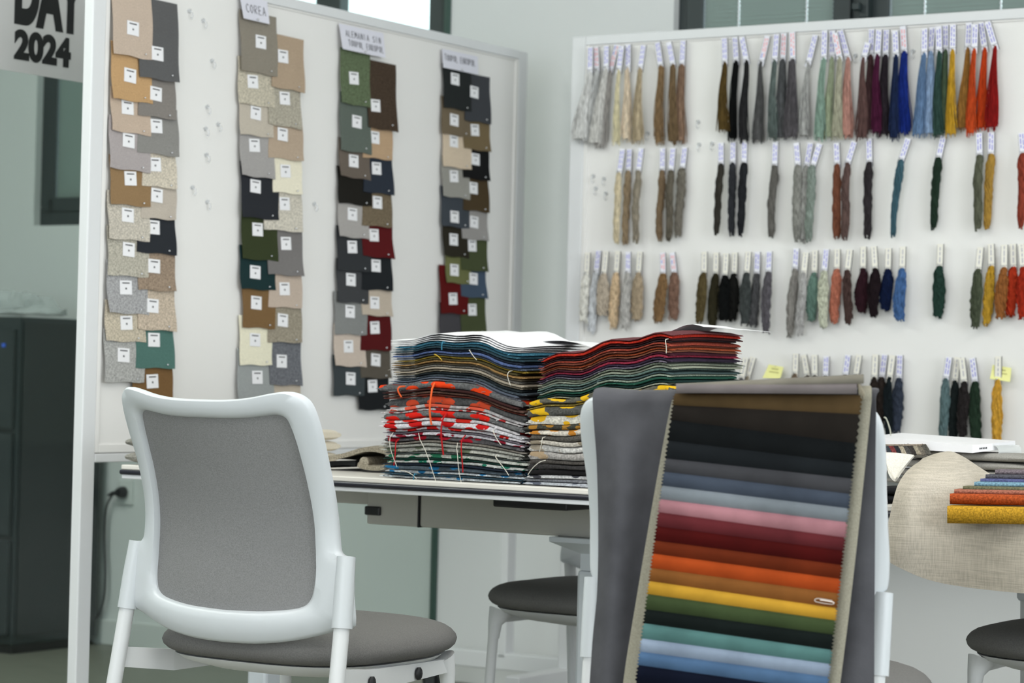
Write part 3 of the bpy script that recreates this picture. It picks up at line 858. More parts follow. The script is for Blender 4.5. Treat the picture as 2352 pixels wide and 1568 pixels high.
# ------------------------------------------------------------------ yarn skeins on the second pinboard
# tag top x y | hole x y | skein end x y | width at knot, width at end (photo pixels) | r g b | tag ink | name
ROWS = [
 ('top', 'A', """1356 108 1355 168 1331 320 10 34 216 216 213 b white|1369 108 1371 164 1350 326 10 28 203 204 203 r off white|1393 105 1392 160 1364 330 9 24 208 206 201 b pale silver|1417 103 1401 166 1378 335 12 22 168 163 158 r grey|1428 105 1421 164 1415 328 7 12 218 208 168 b butter cream|1443 102 1442 160 1440 320 8 20 230 210 182 b pale peach|1478 103 1470 160 1463 325 10 20 178 160 128 b straw beige|1510 97 1518 155 1512 328 14 16 147 117 80 b tan brown|1536 97 1546 152 1545 327 13 18 119 96 66 b walnut|1569 93 1566 152 1562 325 14 20 136 106 84 b rosy brown|1664 87 1665 147 1661 300 10 22 88 68 30 b bronze|1688 85 1691 144 1681 320 12 14 18 20 20 b black|1704 85 1715 143 1708 323 10 19 40 40 41 b charcoal|1763 82 1748 146 1740 322 7 24 83 83 83 r iron grey|1784 78 1779 142 1774 318 10 16 92 105 101 b green grey|1801 76 1798 140 1795 318 14 26 86 88 90 r steel grey|1820 74 1821 140 1818 315 15 26 88 84 88 r violet grey|1873 80 1856 148 1846 312 6 22 168 168 165 b light grey|1894 70 1892 137 1882 318 10 18 136 166 149 b seafoam|1912 70 1911 135 1901 316 10 22 162 174 141 b pistachio|1917 76 1929 136 1923 315 10 20 174 172 147 r sage beige|1930 70 1948 136 1943 312 10 26 197 141 126 b dusty pink|1993 98 1983 136 1979 318 8 23 100 72 68 b mauve brown|2002 67 2000 130 1997 300 12 20 74 49 51 b dark mauve|2019 68 2015 129 2013 305 10 18 80 25 56 b plum purple|2036 68 2034 130 2030 310 14 24 46 39 46 b ink violet|2056 70 2058 130 2053 318 10 18 28 42 78 b midnight blue|2074 60 2077 122 2077 304 14 30 22 45 136 r royal blue|2124 65 2123 126 2108 310 10 24 98 130 171 b mid blue|2142 62 2137 122 2138 308 14 38 141 169 206 b sky blue|2156 60 2157 122 2152 312 12 19 50 78 69 b pine green|2172 58 2172 118 2168 300 10 18 79 99 73 b leaf green|2189 56 2188 118 2185 310 10 18 200 151 28 b golden yellow|2226 52 2223 114 2212 295 9 27 161 109 43 b ochre|2240 55 2238 116 2229 308 9 18 207 69 22 b orange|2253 52 2262 114 2252 295 9 20 212 62 15 b flame orange|2268 50 2286 110 2278 294 8 24 150 20 18 b crimson"""),
 ('second', 'B', """1430 342 1422 400 1416 555 12 13 206 191 156 b cream|1446 342 1443 396 1437 555 13 13 150 128 98 b fawn|1473 340 1466 396 1459 553 14 14 141 131 113 b grey beige|1522 340 1521 395 1515 548 14 14 126 103 76 b nut brown|1546 340 1541 395 1537 548 15 15 96 89 76 b dark taupe|1573 338 1567 390 1558 543 18 17 113 107 96 b ash taupe|1656 328 1656 380 1646 537 14 13 55 52 46 b black brown|1684 326 1683 378 1681 536 13 13 52 54 59 b dark slate|1710 325 1709 378 1702 538 16 14 36 38 42 b jet black|1781 326 1779 384 1771 543 17 15 99 96 91 b pewter grey|1829 328 1833 383 1830 550 16 19 136 136 129 b stone grey|1862 328 1852 385 1843 552 13 17 166 166 161 b pale grey|1883 330 1866 384 1858 550 17 17 126 139 129 b eucalyptus|1921 328 1923 381 1922 545 15 19 123 71 49 b rust brown|1962 325 1946 378 1941 545 14 18 93 71 66 b cocoa|1996 318 1997 376 1992 542 16 17 50 45 48 b dark aubergine|2086 318 2069 371 2050 540 16 11 58 93 106 b petrol blue|2167 312 2155 366 2144 525 17 15 32 51 38 b forest green|2249 305 2250 360 2245 528 18 18 86 89 71 b olive grey|2277 303 2276 358 2268 520 18 17 167 126 45 b mustard|2346 305 2350 356 2346 520 18 18 141 55 38 b brick red"""),
 ('third', 'C', """1350 580 1347 632 1340 738 14 18 224 222 212 n white|1375 575 1369 628 1358 762 14 16 207 210 214 b icy white|1392 577 1387 632 1383 725 18 26 187 172 152 n pinkish beige|1419 576 1415 630 1410 752 18 19 217 187 147 n apricot|1443 578 1442 630 1435 755 16 18 180 177 172 b silver|1470 578 1466 630 1464 735 18 26 172 152 124 n hemp beige|1522 580 1523 632 1513 740 20 25 132 99 62 r caramel|1544 580 1549 630 1548 733 20 25 129 96 79 r clay brown|1618 578 1617 630 1609 740 17 22 86 73 42 n bronze olive|1645 580 1644 632 1637 750 16 21 49 45 28 n dark olive|1668 582 1665 636 1662 735 18 25 12 14 14 n jet black|1688 580 1686 632 1683 735 18 27 22 22 20 n soft black|1719 578 1715 630 1711 745 18 24 62 67 66 n slate green|1740 578 1738 632 1731 748 19 19 79 79 81 b lead grey|1767 577 1765 628 1758 762 18 19 91 87 93 b lavender grey|1829 570 1826 621 1815 770 16 18 142 138 132 b stone|1851 580 1846 630 1838 768 15 18 170 168 166 n pale grey|1872 575 1870 630 1865 735 18 26 98 129 116 n jade|1898 572 1893 626 1890 752 20 22 187 190 167 b pale sage|1923 572 1922 622 1916 740 20 24 187 106 81 n coral|1952 573 1946 624 1948 745 18 20 73 53 49 n chocolate|1983 566 1982 620 1979 718 19 29 48 22 30 n aubergine|2007 566 2010 620 2006 725 18 26 30 20 24 n black plum|2041 570 2039 622 2035 712 20 30 15 28 63 n navy|2074 566 2072 620 2066 735 18 27 63 101 156 n cornflower blue|2160 560 2158 615 2155 728 20 28 35 62 52 n bottle green|2252 568 2247 622 2242 752 19 25 71 79 59 n olive|2276 560 2277 615 2266 745 20 22 187 141 30 n sunflower yellow|2307 562 2306 618 2297 730 18 25 152 89 38 n amber brown|2327 560 2328 617 2321 725 20 23 182 46 18 n vermilion|2346 560 2350 617 2349 730 20 23 167 36 15 n scarlet"""),
 ('bottom', 'C', """1713 822 1703 872 1698 975 14 20 90 90 92 n grey|1730 820 1716 868 1712 975 14 20 140 130 110 n fawn|1828 812 1826 862 1822 980 14 20 120 100 80 n tan|1846 815 1855 866 1852 980 14 20 95 85 75 n taupe|1871 815 1871 866 1866 980 14 20 70 66 60 n umber|1898 818 1896 868 1892 980 14 20 60 62 66 b slate|1948 815 1941 866 1936 980 14 20 45 50 58 b ink blue|1973 815 1965 866 1960 980 14 20 60 40 38 n brown|2011 814 2008 870 2005 945 14 20 42 34 30 n black brown|2032 814 2025 870 2022 972 18 24 48 40 36 b dark chocolate|2050 816 2043 870 2040 1002 14 19 22 30 34 n black teal|2067 815 2065 872 2060 992 18 24 52 60 76 b steel blue|2180 820 2172 873 2167 1018 16 22 85 109 111 b sea grey|2199 820 2193 878 2189 1018 16 20 26 34 34 n green black|2209 822 2215 880 2212 1000 18 23 40 36 36 n espresso|2233 822 2240 880 2240 1018 20 28 34 53 38 b hunter green|2293 818 2292 876 2289 1016 18 22 207 151 40 n honey yellow"""),
]
TAGC = mat('plain', (236, 236, 244), rough=.6)
TAGN = mat('plain', (236, 233, 222), rough=.6)
BLUE = mat('plain', (112, 108, 205), rough=.6)
RED = mat('plain', (235, 130, 135), rough=.6)
GREYI = mat('plain', (165, 165, 180), rough=.6)
EDGE = mat('plain', (92, 92, 100), rough=.5)
KIND = {'A': 'straight', 'B': 'twisted', 'C': 'chunky'}
def skein(style, n, row, line, seed):
    q = line.split()
    tx, ty, hx, hy, ex, ey, w0, w1 = (int(v) for v in q[:8])
    col = tuple(int(v) for v in q[8:11])
    ink, name = q[11], ' '.join(q[12:])
    r = random.Random(seed)
    depth0 = .017 + .011 * (n % 2)
    PY = PANEL_B - depth0
    ha, hz = on_b(hx, hy, PY)
    ea, ez = on_b(ex, ey, PY)
    s_px = on_b(hx + 10, hy, PY)[0] - ha
    s_px /= 10.0
    wk = 1.28 if style == 'B' else 1.14
    W0, W1 = w0 * s_px * wk, w1 * s_px * wk
    hgt, dx = hz - ez, ea - ha
    ta, tz = on_b(tx, ty, PY)
    m = MB()
    def width(t):
        if style == 'A':
            return W0 * .75 + (W1 - W0 * .75) * min(1, t * 1.05) ** 1.1
        if style == 'B':
            return (W0 + (W1 - W0) * t) * (.72 + .28 * min(1, t / .12)) * (1 - .35 * max(0, (t - .93) / .07))
        f = W0 * .55 + (W1 - W0 * .55) * math.sin(min(1, t / .42) * math.pi / 2)
        return f * (1 - .30 * max(0, (t - .6) / .4) ** 1.5)
    ph = r.uniform(0, 6.28)
    sway = r.uniform(-.6, .6) * (.004 if style == 'A' else .003)
    def axis(t):
        return (dx * t + sway * math.sin(t * math.pi * 2 + ph), -depth0 - .004 * math.sin(t * math.pi), -hgt * t)
    NS, SEG, rad, tw, crimp = {'A': (40, 10, .0011, .5, 0.0), 'B': (16, 16, .0023, 9.0, 0.0), 'C': (20, 16, .0024, 1.6, .0022)}[style]
    core = []
    for i in range(9):
        t = i / 8
        c_ = axis(t)
        ww = width(t) * .42
        core.append([(c_[0] + ww * math.cos(k * math.pi / 4), c_[1] + min(ww * .7, .0075) * math.sin(k * math.pi / 4), c_[2] * .985) for k in range(8)])
    m.loft(core)
    for sidx in range(NS):
        th = r.uniform(0, 2 * math.pi)
        rf = math.sqrt(r.uniform(.25, 1.0 if style != 'A' else 1.35))
        wl = r.uniform(.90, 1.05) if style != 'C' else r.uniform(.84, 1.04)
        wp, wq = r.uniform(0, 6.28), r.uniform(10, 17)
        pts = []
        for i in range(SEG + 1):
            t = i / SEG
            c_ = axis(t)
            ww = width(t) * .5
            a_ = th + tw * t
            fly = (.0030 * math.sin(t * 5 + wp) * t if style == 'A' else 0)
            cx = crimp * math.sin(t * wq * 2 + wp)
            cy = crimp * math.cos(t * wq * 2.3 + wp)
            rr = rf * (1.0 if style == 'A' else .92)
            lobe = 1.0
            if style == 'B':
                lobe = .72 + .28 * abs(math.cos((th - a_ * .0) + t * 7))
            pts.append((c_[0] + math.cos(a_) * rr * ww * lobe + fly + cx, c_[1] + math.sin(a_) * rr * min(ww * .75, .0085) + cy, c_[2] * wl))
        m.tube(pts, rad, 4)
    m.ball((0, -depth0, .001), max(.004, W0 * .32), max(.004, W0 * .3), .006, 0, 8, 5)       # the knot
    o = build('yarn_skein', m, mat('yarn', soft(col, .84, .97, 1.0)), None, True)
    place(o, ha, PANEL_B, hz)
    tag(o, '%s %s yarn skein, %s along the %s row of tagged skeins' % (name, KIND[style], ordinal(n), row), 'yarn skein', 'tagged yarn skeins on the pinboard')
    # card tag hanging above the knot from its pin
    L_ = math.hypot(ta - ha, tz - hz) + .007
    ang = math.atan2(ta - ha, tz - hz)
    hw = .0088
    g = MB()
    lean = r.uniform(.0, .12)
    def T(x, l, e):                 # x across, l along from the hole upward
        l0 = l - .007
        return (x * math.cos(ang) + l0 * math.sin(ang), -depth0 - .003 - e - lean * .06 * l + .003, -x * math.sin(ang) + l0 * math.cos(ang))
    def bar(x0, x1, l0, l1, e, mi, th_=.0006):
        p = [T(x0, l0, e), T(x1, l0, e), T(x1, l1, e), T(x0, l1, e)]
        p2 = [T(x0, l0, e - th_), T(x1, l0, e - th_), T(x1, l1, e - th_), T(x0, l1, e - th_)]
        g.add(p + p2, [(0, 1, 2, 3), (7, 6, 5, 4), (0, 4, 5, 1), (1, 5, 6, 2), (2, 6, 7, 3), (3, 7, 4, 0)], mi)
    bar(-hw, hw, 0, L_, 0, 0, .0012)
    bar(-hw, hw, .0155, .0165, .0003, 2, .0003)
    bar(hw - .0004, hw + .0008, 0, L_, .0004, 2, .0025)
    bar(-hw - .0004, -hw + .0003, 0, L_ * .95, .0003, 2, .0006)
    inkm = {'b': 1, 'r': 3, 'n': 4}[ink]
    cols_ = (-.0035, .0032) if ink != 'n' else (.0,)
    for cxx in cols_:
        l0 = .021 + r.uniform(0, .005)
        while l0 < L_ - .006:
            ln = r.uniform(.006, .014)
            bar(cxx - .0011, cxx + .0011, l0, min(l0 + ln, L_ - .003), .0003, 1 if (ink == 'r' and cxx < 0 and r.random() < .3) else inkm, .0003)
            l0 += ln + r.uniform(.002, .005)
    tagm = build('card_tag', g, [TAGN if ink == 'n' else TAGC, BLUE, EDGE, RED, GREYI], o)
    build('pin', MB().tube([(0, -.008, .004), (0, -depth0 - .008, .006)], .0009, 5).ball((0, -depth0 - .008, .006), .0028, .0028, .0028, 0, 8, 5), PINM, o, True)
    return o
seed = 100
for row, style, data in ROWS:
    for i, line in enumerate(data.split('|')):
        seed += 1
        skein(style, i + 1, row, line, seed)

def note(qx, label):
    P = [on_b(x, y, PANEL_B) for x, y in qx]
    a0, z0 = P[0]
    def fn(u, v):
        tl, tr, br, bl = P
        x = (tl[0] * (1 - u) + tr[0] * u) * (1 - v) + (bl[0] * (1 - u) + br[0] * u) * v
        z = (tl[1] * (1 - u) + tr[1] * u) * (1 - v) + (bl[1] * (1 - u) + br[1] * u) * v
        return (x - a0, -.024 - .006 * v * v, z - z0)
    o = build('sticky_note', MB().sheet(fn, 4, 6, .0006), mat('plain', (240, 238, 160), rough=.7), None, True)
    place(o, a0, PANEL_B, z0)
    tag(o, label, 'note', 'yellow sticky notes on the yarn board')
    g = MB()
    for v, u0, u1 in ((.25, .3, .72), (.5, .22, .8)):
        pts = [Vector(fn(u0 + (u1 - u0) * i / 14, v + .05 * math.sin(i * 2.3))) + Vector((0, -.001, 0)) for i in range(15)]
        g.tube(pts, .0007, 4)
    build('handwriting', g, mat('plain', (170, 165, 110), rough=.7), o)
    build('pin', MB().tube([(fn(.5, .06)[0], 0, fn(.5, .06)[2]), (fn(.5, .06)[0], -.028, fn(.5, .06)[2])], .0009, 5), PINM, o)
note([(1775, 837), (1809, 843), (1803, 871), (1763, 868)], 'yellow sticky note pinned above the draped chair')
note([(2288, 838), (2331, 845), (2330, 877), (2284, 870)], 'yellow sticky note beside the honey yellow skein')
# ------------------------------------------------------------------ piles of cut fabric on the table
def wave(seed):
    r = random.Random(seed)
    t = [(r.uniform(-1, 1), r.uniform(5, 22), r.uniform(0, 6.28)) for _ in range(5)]
    return lambda x: sum(a * math.sin(f * x + p) for a, f, p in t) / 2.2

US = [0, .006, .022, .06, .12, .18, .25, .32, .39, .46, .53, .60, .67, .74, .80, .86, .91, .95, .98, .994, 1]
VS = [0, .008, .03, .12, .3, .5, .7, .88, .975, .993, 1]
def on_pile(cur, w_, d_):
    def f(x, y):
        u, v = min(max(x / w_, 0), 1), min(max(y / d_, 0), 1)
        k = max(i for i in range(len(US) - 1) if US[i] <= u)
        j = max(i for i in range(len(VS) - 1) if VS[i] <= v)
        fu, fv = (u - US[k]) / (US[k + 1] - US[k]), (v - VS[j]) / (VS[j + 1] - VS[j])
        return (cur[j][k] * (1 - fu) + cur[j][k + 1] * fu) * (1 - fv) + (cur[j + 1][k] * (1 - fu) + cur[j + 1][k + 1] * fu) * fv
    return f
def pile(layers, a0, b0, ground, prof, w_, d_, seed, where, group, start):
    """pieces listed from the top, laid one on another: ground and prof give the height of the pile's underside and its own height over (u, v)"""
    n = len(layers)
    r = random.Random(seed)
    tot = sum(l[3] for l in layers)
    cur = [[ground(u, v) for u in US] for v in VS]
    out = {}
    for i in range(n - 1, -1, -1):
        nm, kind, cols, wt = layers[i][:4]
        put = layers[i][4] if len(layers[i]) > 4 else 0.0
        m = mat('print', cols[0], cols[1], scale=cols[2]) if kind == 'p' else mat('tweed' if kind == 't' else 'fabric', soft(cols, .92, .92))
        wv, wv2 = wave(seed * 31 + i), wave(seed * 77 + i)
        ox, oy = put + r.uniform(-1, 1) * (.005 if kind != 'p' else .009), r.uniform(-1, 1) * (.004 if kind != 'p' else .007)
        rag = .0042 if kind == 'p' else .0026
        ww, dd = w_ - put * 1.2 + r.uniform(-1, 1) * .007, d_ + r.uniform(-.008, .008)
        jl, jr = [r.uniform(-1, 1) * rag for _ in VS], [r.uniform(-1, 1) * rag for _ in VS]
        jf, jb = [r.uniform(-1, 1) * rag * .8 for _ in US], [r.uniform(-1, 1) * rag for _ in US]
        rot = r.uniform(-.012, .012)
        top, bot = [], []
        new = [[c_ + .0013 for c_ in q] for q in cur]
        low = on_pile(cur, w_, d_)
        for j, v in enumerate(VS):
            for k, u in enumerate(US):
                th = max(.0016, (prof(u, v) - n * .0013) * wt / tot * (1 + .20 * wv(u * .8) + .12 * wv2(v * .25)))
                new[j][k] += th
                x, y = u * ww, v * dd
                if k == 0: x -= jl[j]
                if k == len(US) - 1: x += jr[j]
                if j == 0: y -= jf[k]
                if j == len(VS) - 1: y += jb[k]
                e = k in (0, len(US) - 1) or j in (0, len(VS) - 1)
                X, Y = ox + x * math.cos(rot) - y * math.sin(rot), oy + x * math.sin(rot) + y * math.cos(rot)
                zb = low(X, Y) + .0013
                top.append((X, Y, zb + th * (.66 if e else 1)))
                bot.append((X, Y, zb + (th * .20 if e else 0)))
        cur = new
        zref = min(q[2] for q in bot)
        K, W_ = len(top), len(US)
        fs = []
        for j in range(len(VS) - 1):
            for k in range(W_ - 1):
                q = j * W_ + k
                fs.append((q, q + 1, q + W_ + 1, q + W_))
                fs.append((K + q, K + q + W_, K + q + W_ + 1, K + q + 1))
        nv_ = len(VS) - 1
        rim = list(range(W_)) + [j * W_ + W_ - 1 for j in range(1, nv_ + 1)] + [nv_ * W_ + k for k in range(W_ - 2, -1, -1)] + [j * W_ for j in range(nv_ - 1, 0, -1)]
        for t in range(len(rim)):
            p, q = rim[t], rim[(t + 1) % len(rim)]
            fs.append((p, K + p, K + q, q))
        o = build('fabric_piece', MB().add([(x, y, z - zref) for x, y, z in top + bot], fs), m, None, True)
        place(o, a0, b0, zref)
        tag(o, '%s fabric, %s down the pile %s' % (nm, ordinal(start + i), where), 'fabric piece', group)
        fr_ = MB()                            # frayed yarn ends along the cut edges that face the room
        for q in range(16 if kind == 'p' else 12):
            if q % 4 == 3:
                k2, j2 = len(US) - 1, r.randrange(0, len(VS) - 1)
                dr = Vector((1, r.uniform(-.5, .5), r.uniform(-.15, .12)))
            elif q % 4 == 2:
                k2, j2 = 0, r.randrange(0, 4)
                dr = Vector((-1, r.uniform(-1, .2), r.uniform(-.15, .12)))
            else:
                k2, j2 = r.randrange(0, len(US)), 0
                dr = Vector((r.uniform(-1.2, 1.2), -1, r.uniform(-.18, .12)))
            t0, b0_ = Vector(top[j2 * W_ + k2]), Vector(bot[j2 * W_ + k2])
            st = t0.lerp(b0_, r.uniform(.35, .65)) - Vector((0, 0, zref))
            dr.normalize()
            ln_ = r.uniform(.003, .009)
            fr_.tube([st - dr * .002, st + dr * ln_ * .6, st + dr * ln_ + Vector((0, 0, -.0006))], [.0008, .0006, .0003], 4)
        base_c = cols[0] if kind == 'p' else soft(cols, .92, .92)
        fe = build('frayed_edge', fr_, mat('fabric', tuple(min(235, v_ * 1.15 + 18) for v_ in base_c)), o)
        fe['kind'] = 'stuff'
        front = [Vector((top[k][0], top[k][1], top[k][2] - zref)) for k in range(W_)]
        out[i] = (o, lambda u, v, front=front: front[min(range(len(US)), key=lambda k: abs(US[k] - u))])
    return out, cur

def table_of(vals):
    """linear interpolation through values spread evenly over 0..1"""
    def f(u):
        x = u * (len(vals) - 1)
        i = min(int(x), len(vals) - 2)
        return vals[i] + (vals[i + 1] - vals[i]) * (x - i)
    return f
def ground_on(cur):
    """top of the pile below, sampled on the shared grid"""
    look = {(u, v): cur[j][k] for j, v in enumerate(VS) for k, u in enumerate(US)}
    return lambda u, v: look[(u, v)] + .0006

# first pile: plain pieces over printed ones
PB = 4.125
p1a = on_b(884, 1085, PB)[0]
p1b = on_b(1196, 1095, PB)[0]
h_low1 = table_of([.190, .194, .196, .197, .196, .193, .188, .178, .164])
def prof_low1(u, v):
    return h_low1(u) + .004 * v
LOW1 = [('orange spotted grey', 'p', ((92, 92, 92), (216, 62, 22), .75), 2.4, -.012), ('dark maroon', 'f', (70, 34, 32), .8), ('brown striped', 't', (92, 66, 56), .8), ('dark rust', 'f', (98, 44, 34), .7),
        ('rust spotted charcoal', 'p', ((72, 72, 72), (190, 70, 42), .75), 2.6), ('pale grey with coral marks', 'p', ((168, 164, 164), (200, 84, 62), .8), 1.4), ('pale grey with red flecks', 'p', ((172, 168, 168), (150, 40, 40), 1.6), .7),
        ('grey with big red dots', 'p', ((94, 94, 94), (200, 32, 22), .75), 2.3), ('white with red leaves', 'p', ((182, 178, 180), (196, 40, 30), .9), 1.2), ('white with scarlet blotches', 'p', ((186, 184, 188), (176, 20, 20), .75), 1.8),
        ('red blotched white', 'p', ((180, 176, 180), (190, 30, 26), 1.0), 1.0), ('mauve grey', 't', (120, 112, 122), .6), ('white with maroon buds', 'p', ((182, 178, 184), (124, 24, 42), 1.3), 1.1), ('crimson blotched grey', 'p', ((84, 82, 84), (166, 24, 42), .8), 1.6),
        ('grey brown', 't', (118, 112, 104), .8), ('silver striped', 't', (150, 150, 142), 1.0), ('pale grey with moss leaves', 'p', ((172, 172, 164), (104, 112, 92), .8), 1.4), ('slate', 't', (98, 106, 104), .6),
        ('white with green leaves', 'p', ((178, 180, 172), (40, 106, 78), .9), 1.3), ('deep green', 'f', (26, 66, 56), .6), ('white with emerald sprigs', 'p', ((180, 182, 178), (34, 112, 90), 1.2), 1.0), ('dark navy', 'f', (32, 44, 62), .7),
        ('blue blotched grey', 'p', ((70, 80, 88), (28, 98, 140), .9), 1.5), ('white with blue dabs', 'p', ((178, 184, 188), (36, 108, 156), 1.2), 1.0), ('dark teal striped', 't', (46, 70, 84), .6), ('white with azure marks', 'p', ((176, 182, 186), (44, 120, 168), 1.0), .9)]
G1 = 'cut fabric pieces piled on the table'
W1 = 'under the white papers'
low1, cur1 = pile(LOW1, p1a, PB, lambda u, v: TZ + .0006, prof_low1, p1b - p1a, .27, 21, W1, G1, 18)
TOP1 = [('bright teal blue', 't', (62, 122, 146), 1.2), ('petrol blue', 't', (44, 84, 100), .9), ('teal black', 't', (40, 62, 72), .8), ('navy', 'f', (36, 46, 62), .8), ('periwinkle blue', 't', (74, 92, 136), 1.1), ('blue grey', 'f', (78, 88, 106), .8),
        ('mustard', 't', (162, 136, 48), 1.0), ('dark olive', 'f', (76, 68, 40), .8), ('golden brown', 't', (142, 108, 62), .9), ('khaki', 'f', (112, 100, 80), .8), ('pewter', 't', (118, 114, 106), .9), ('warm beige', 'f', (168, 156, 138), 1.0),
        ('oat', 't', (156, 146, 126), .9), ('black teal', 'f', (32, 42, 46), .9), ('slate', 't', (66, 76, 84), 1.0), ('blue slate', 'f', (84, 92, 106), .9), ('ash grey', 't', (108, 110, 118), 1.0)]
t1a = on_b(908, 800, PB + .01)[0]
t1b = on_b(1197, 800, PB + .01)[0]
h_top1 = table_of([.080, .080, .080, .080, .082, .085, .090, .094, .098])
top1, cur1 = pile(TOP1, t1a, PB + .01, ground_on(cur1), lambda u, v: h_top1(u) + .002 * v, t1b - t1a, .255, 31, W1, G1, 1)

# second pile
p2a = on_b(1212, 1100, PB)[0]
p2b = on_b(1540, 1110, PB)[0]
LOW2 = [('yellow leaf printed grey', 'p', ((86, 84, 74), (212, 168, 30), .9), 1.6), ('ochre striped', 't', (150, 128, 60), .7), ('yellow blotched charcoal', 'p', ((80, 80, 76), (214, 170, 32), .7), 2.4), ('white with yellow petals', 'p', ((206, 202, 190), (218, 168, 34), .7), 2.6),
        ('black and gold', 'p', ((58, 58, 52), (150, 108, 44), 1.3), 1.6), ('amber flecked white', 'p', ((196, 188, 176), (186, 122, 46), 1.1), 1.6), ('taupe charcoal', 't', (88, 84, 78), 1.6), ('pale stone', 'p', ((172, 166, 156), (130, 120, 104), .9), 1.3),
        ('white with beige sprigs', 'p', ((190, 188, 184), (156, 146, 130), .8), 1.8), ('beige blotched grey', 'p', ((150, 146, 142), (168, 146, 118), .7), 2.2), ('dark taupe', 't', (78, 74, 70), 1.2), ('charcoal', 't', (58, 56, 56), 1.5), ('black', 'f', (34, 32, 34), 1.4),
        ('white with black fringe marks', 'p', ((176, 176, 176), (60, 60, 66), 1.0), 1.0), ('grey striped', 't', (116, 118, 124), .8), ('pale grey blue', 'p', ((160, 164, 170), (88, 92, 104), 1.0), .9)]
h_low2 = table_of([.160, .172, .178, .181, .184, .188, .194, .200, .204])
W2 = 'behind the draped chair'
low2, cur2 = pile(LOW2, p2a, PB, lambda u, v: TZ + .0006, lambda u, v: h_low2(u) + .008 * v, p2b - p2a, .27, 41, W2, G1, 21)
TOP2 = [('dusty maroon', 'f', (112, 62, 66), .6), ('bright red', 't', (186, 40, 24), 1.3), ('dark wine', 'f', (84, 34, 36), .8), ('plum black', 'f', (64, 44, 48), .8), ('rust red', 't', (146, 58, 42), 1.0), ('brick brown', 'f', (112, 60, 46), .8), ('orange rust', 't', (170, 76, 42), 1.0),
        ('cinnamon', 'f', (132, 80, 60), .8), ('dark berry', 'f', (88, 34, 50), .8), ('raspberry', 't', (146, 40, 62), 1.0), ('dusk purple', 'f', (62, 46, 72), .9), ('heather grey', 't', (100, 92, 106), .7), ('sage', 't', (116, 124, 108), .9),
        ('pale sage', 'f', (150, 156, 138), .9), ('grey green', 't', (92, 114, 106), 1.0), ('sea slate', 'f', (68, 88, 88), .9), ('mist green', 't', (136, 148, 132), .8), ('emerald', 'f', (34, 82, 66), 1.1), ('deep pine', 'f', (26, 58, 54), 1.0), ('stone sage', 't', (146, 150, 132), .8)]
t2a = on_b(1246, 850, PB + .005)[0]
t2b = on_b(1540, 850, PB + .005)[0]
h_top2 = table_of([.088, .090, .093, .096, .099, .102, .104, .102, .098])
top2, cur2 = pile(TOP2, t2a, PB + .005, ground_on(cur2), lambda u, v: h_top2(u) + .006 * math.sin(v * 3.1), t2b - t2a, .285, 51, W2, G1, 1)

# loose threads hanging from some pieces
TH = {'o': mat('fabric', (222, 96, 50)), 'r': mat('fabric', (170, 30, 34)), 'w': mat('fabric', (206, 202, 190)), 'b': mat('fabric', (60, 124, 150)), 'y': mat('fabric', (196, 164, 60))}
def thread(src, u, drop, dx, c, rad=.0011, bow=.01, seed=0):
    o, fn = src
    p = Vector(fn(u, 0))
    pts = []
    for i in range(13):
        t = i / 12
        pts.append((p.x + dx * t + bow * .4 * math.sin(t * 4 + seed), p.y - .008 * min(1, t * 6) - .002 - bow * math.sin(t * math.pi) * .6 - .004 * t, p.z + .001 - drop * t + .006 * math.sin(t * math.pi)))
    build('loose_thread', MB().tube(pts, rad, 5), TH[c], o, True)
thread(low1[0], .38, .085, .012, 'o', .0022, .012, 1)
thread(low1[0], .18, .022, .006, 'o', .0018, .012, 2)
thread(low1[7], .46, .085, .0, 'r', .0018, .008, 3)
thread(low1[12], .58, .075, -.002, 'r', .0014, .008, 4)
thread(low1[13], .12, .055, -.008, 'r', .0014, .008, 5)
thread(low1[12], .24, .095, .055, 'w', .0008, .012, 6)
thread(low1[14], .53, .085, .03, 'w', .0008, .012, 7)
thread(low1[9], .80, .03, .03, 'w', .0009, .008, 8)
thread(low1[11], .09, .07, .02, 'w', .0008, .01, 9)
thread(low1[16], .86, .04, .03, 'w', .0009, .01, 10)
thread(low1[23], .10, .015, .04, 'w', .0009, .012, 11)
thread(low1[24], .26, .012, .0, 'b', .0012, .006, 12)
thread(top1[0], .42, .016, .004, 'b', .0014, .006, 13)
thread(top1[3], .58, .02, .03, 'w', .0008, .008, 14)
thread(top1[6], .90, .03, .004, 'w', .0008, .008, 15)
thread(top1[6], .34, .010, .02, 'y', .0010, .006, 16)
thread(top2[2], .985, .028, -.002, 'w', .0009, .006, 17)
thread(low2[6], .10, .03, -.008, 'w', .0008, .008, 18)
thread(low2[10], .12, .03, -.03, 'w', .0008, .008, 19)

# papers on the piles
def paper(label, a, b, z, w_, d_, fn2, turn=0.0):
    o = build('paper_sheet', MB().sheet(lambda u, v: (u * w_, v * d_, fn2(u, v)), 16, 8, .0006, 0, (0, 0, 1)), PAPER, None, True)
    place(o, a, b, z, turn)
    tag(o, label, 'paper', 'loose white papers on the fabric piles')
pw1, pw2 = t1b - t1a, t2b - t2a
s1, s2 = on_pile(cur1, pw1, .255), on_pile(cur2, pw2, .285)
ztop1, ztop2 = s1(.1, 0), s2(.2, 0)
for k, lab in enumerate(('lowest white paper on the teal blue fabric pile', 'second white paper up on the teal blue fabric pile', 'third white paper up on the teal blue fabric pile', 'topmost white paper on the teal blue fabric pile')):
    ox, oy, ow = -.012 - .003 * k, .000 + .004 * k, pw1 + .010 + .003 * k
    paper(lab, t1a + ox, PB + .01 + oy, ztop1, ow, .25, lambda u, v, k=k, ox=ox, oy=oy, ow=ow: s1(ox + u * ow, oy + v * .25) - ztop1 + .0025 + k * .0030 + .004 * k / 3 * math.sin(u * 3.1) + .003 * v * k)
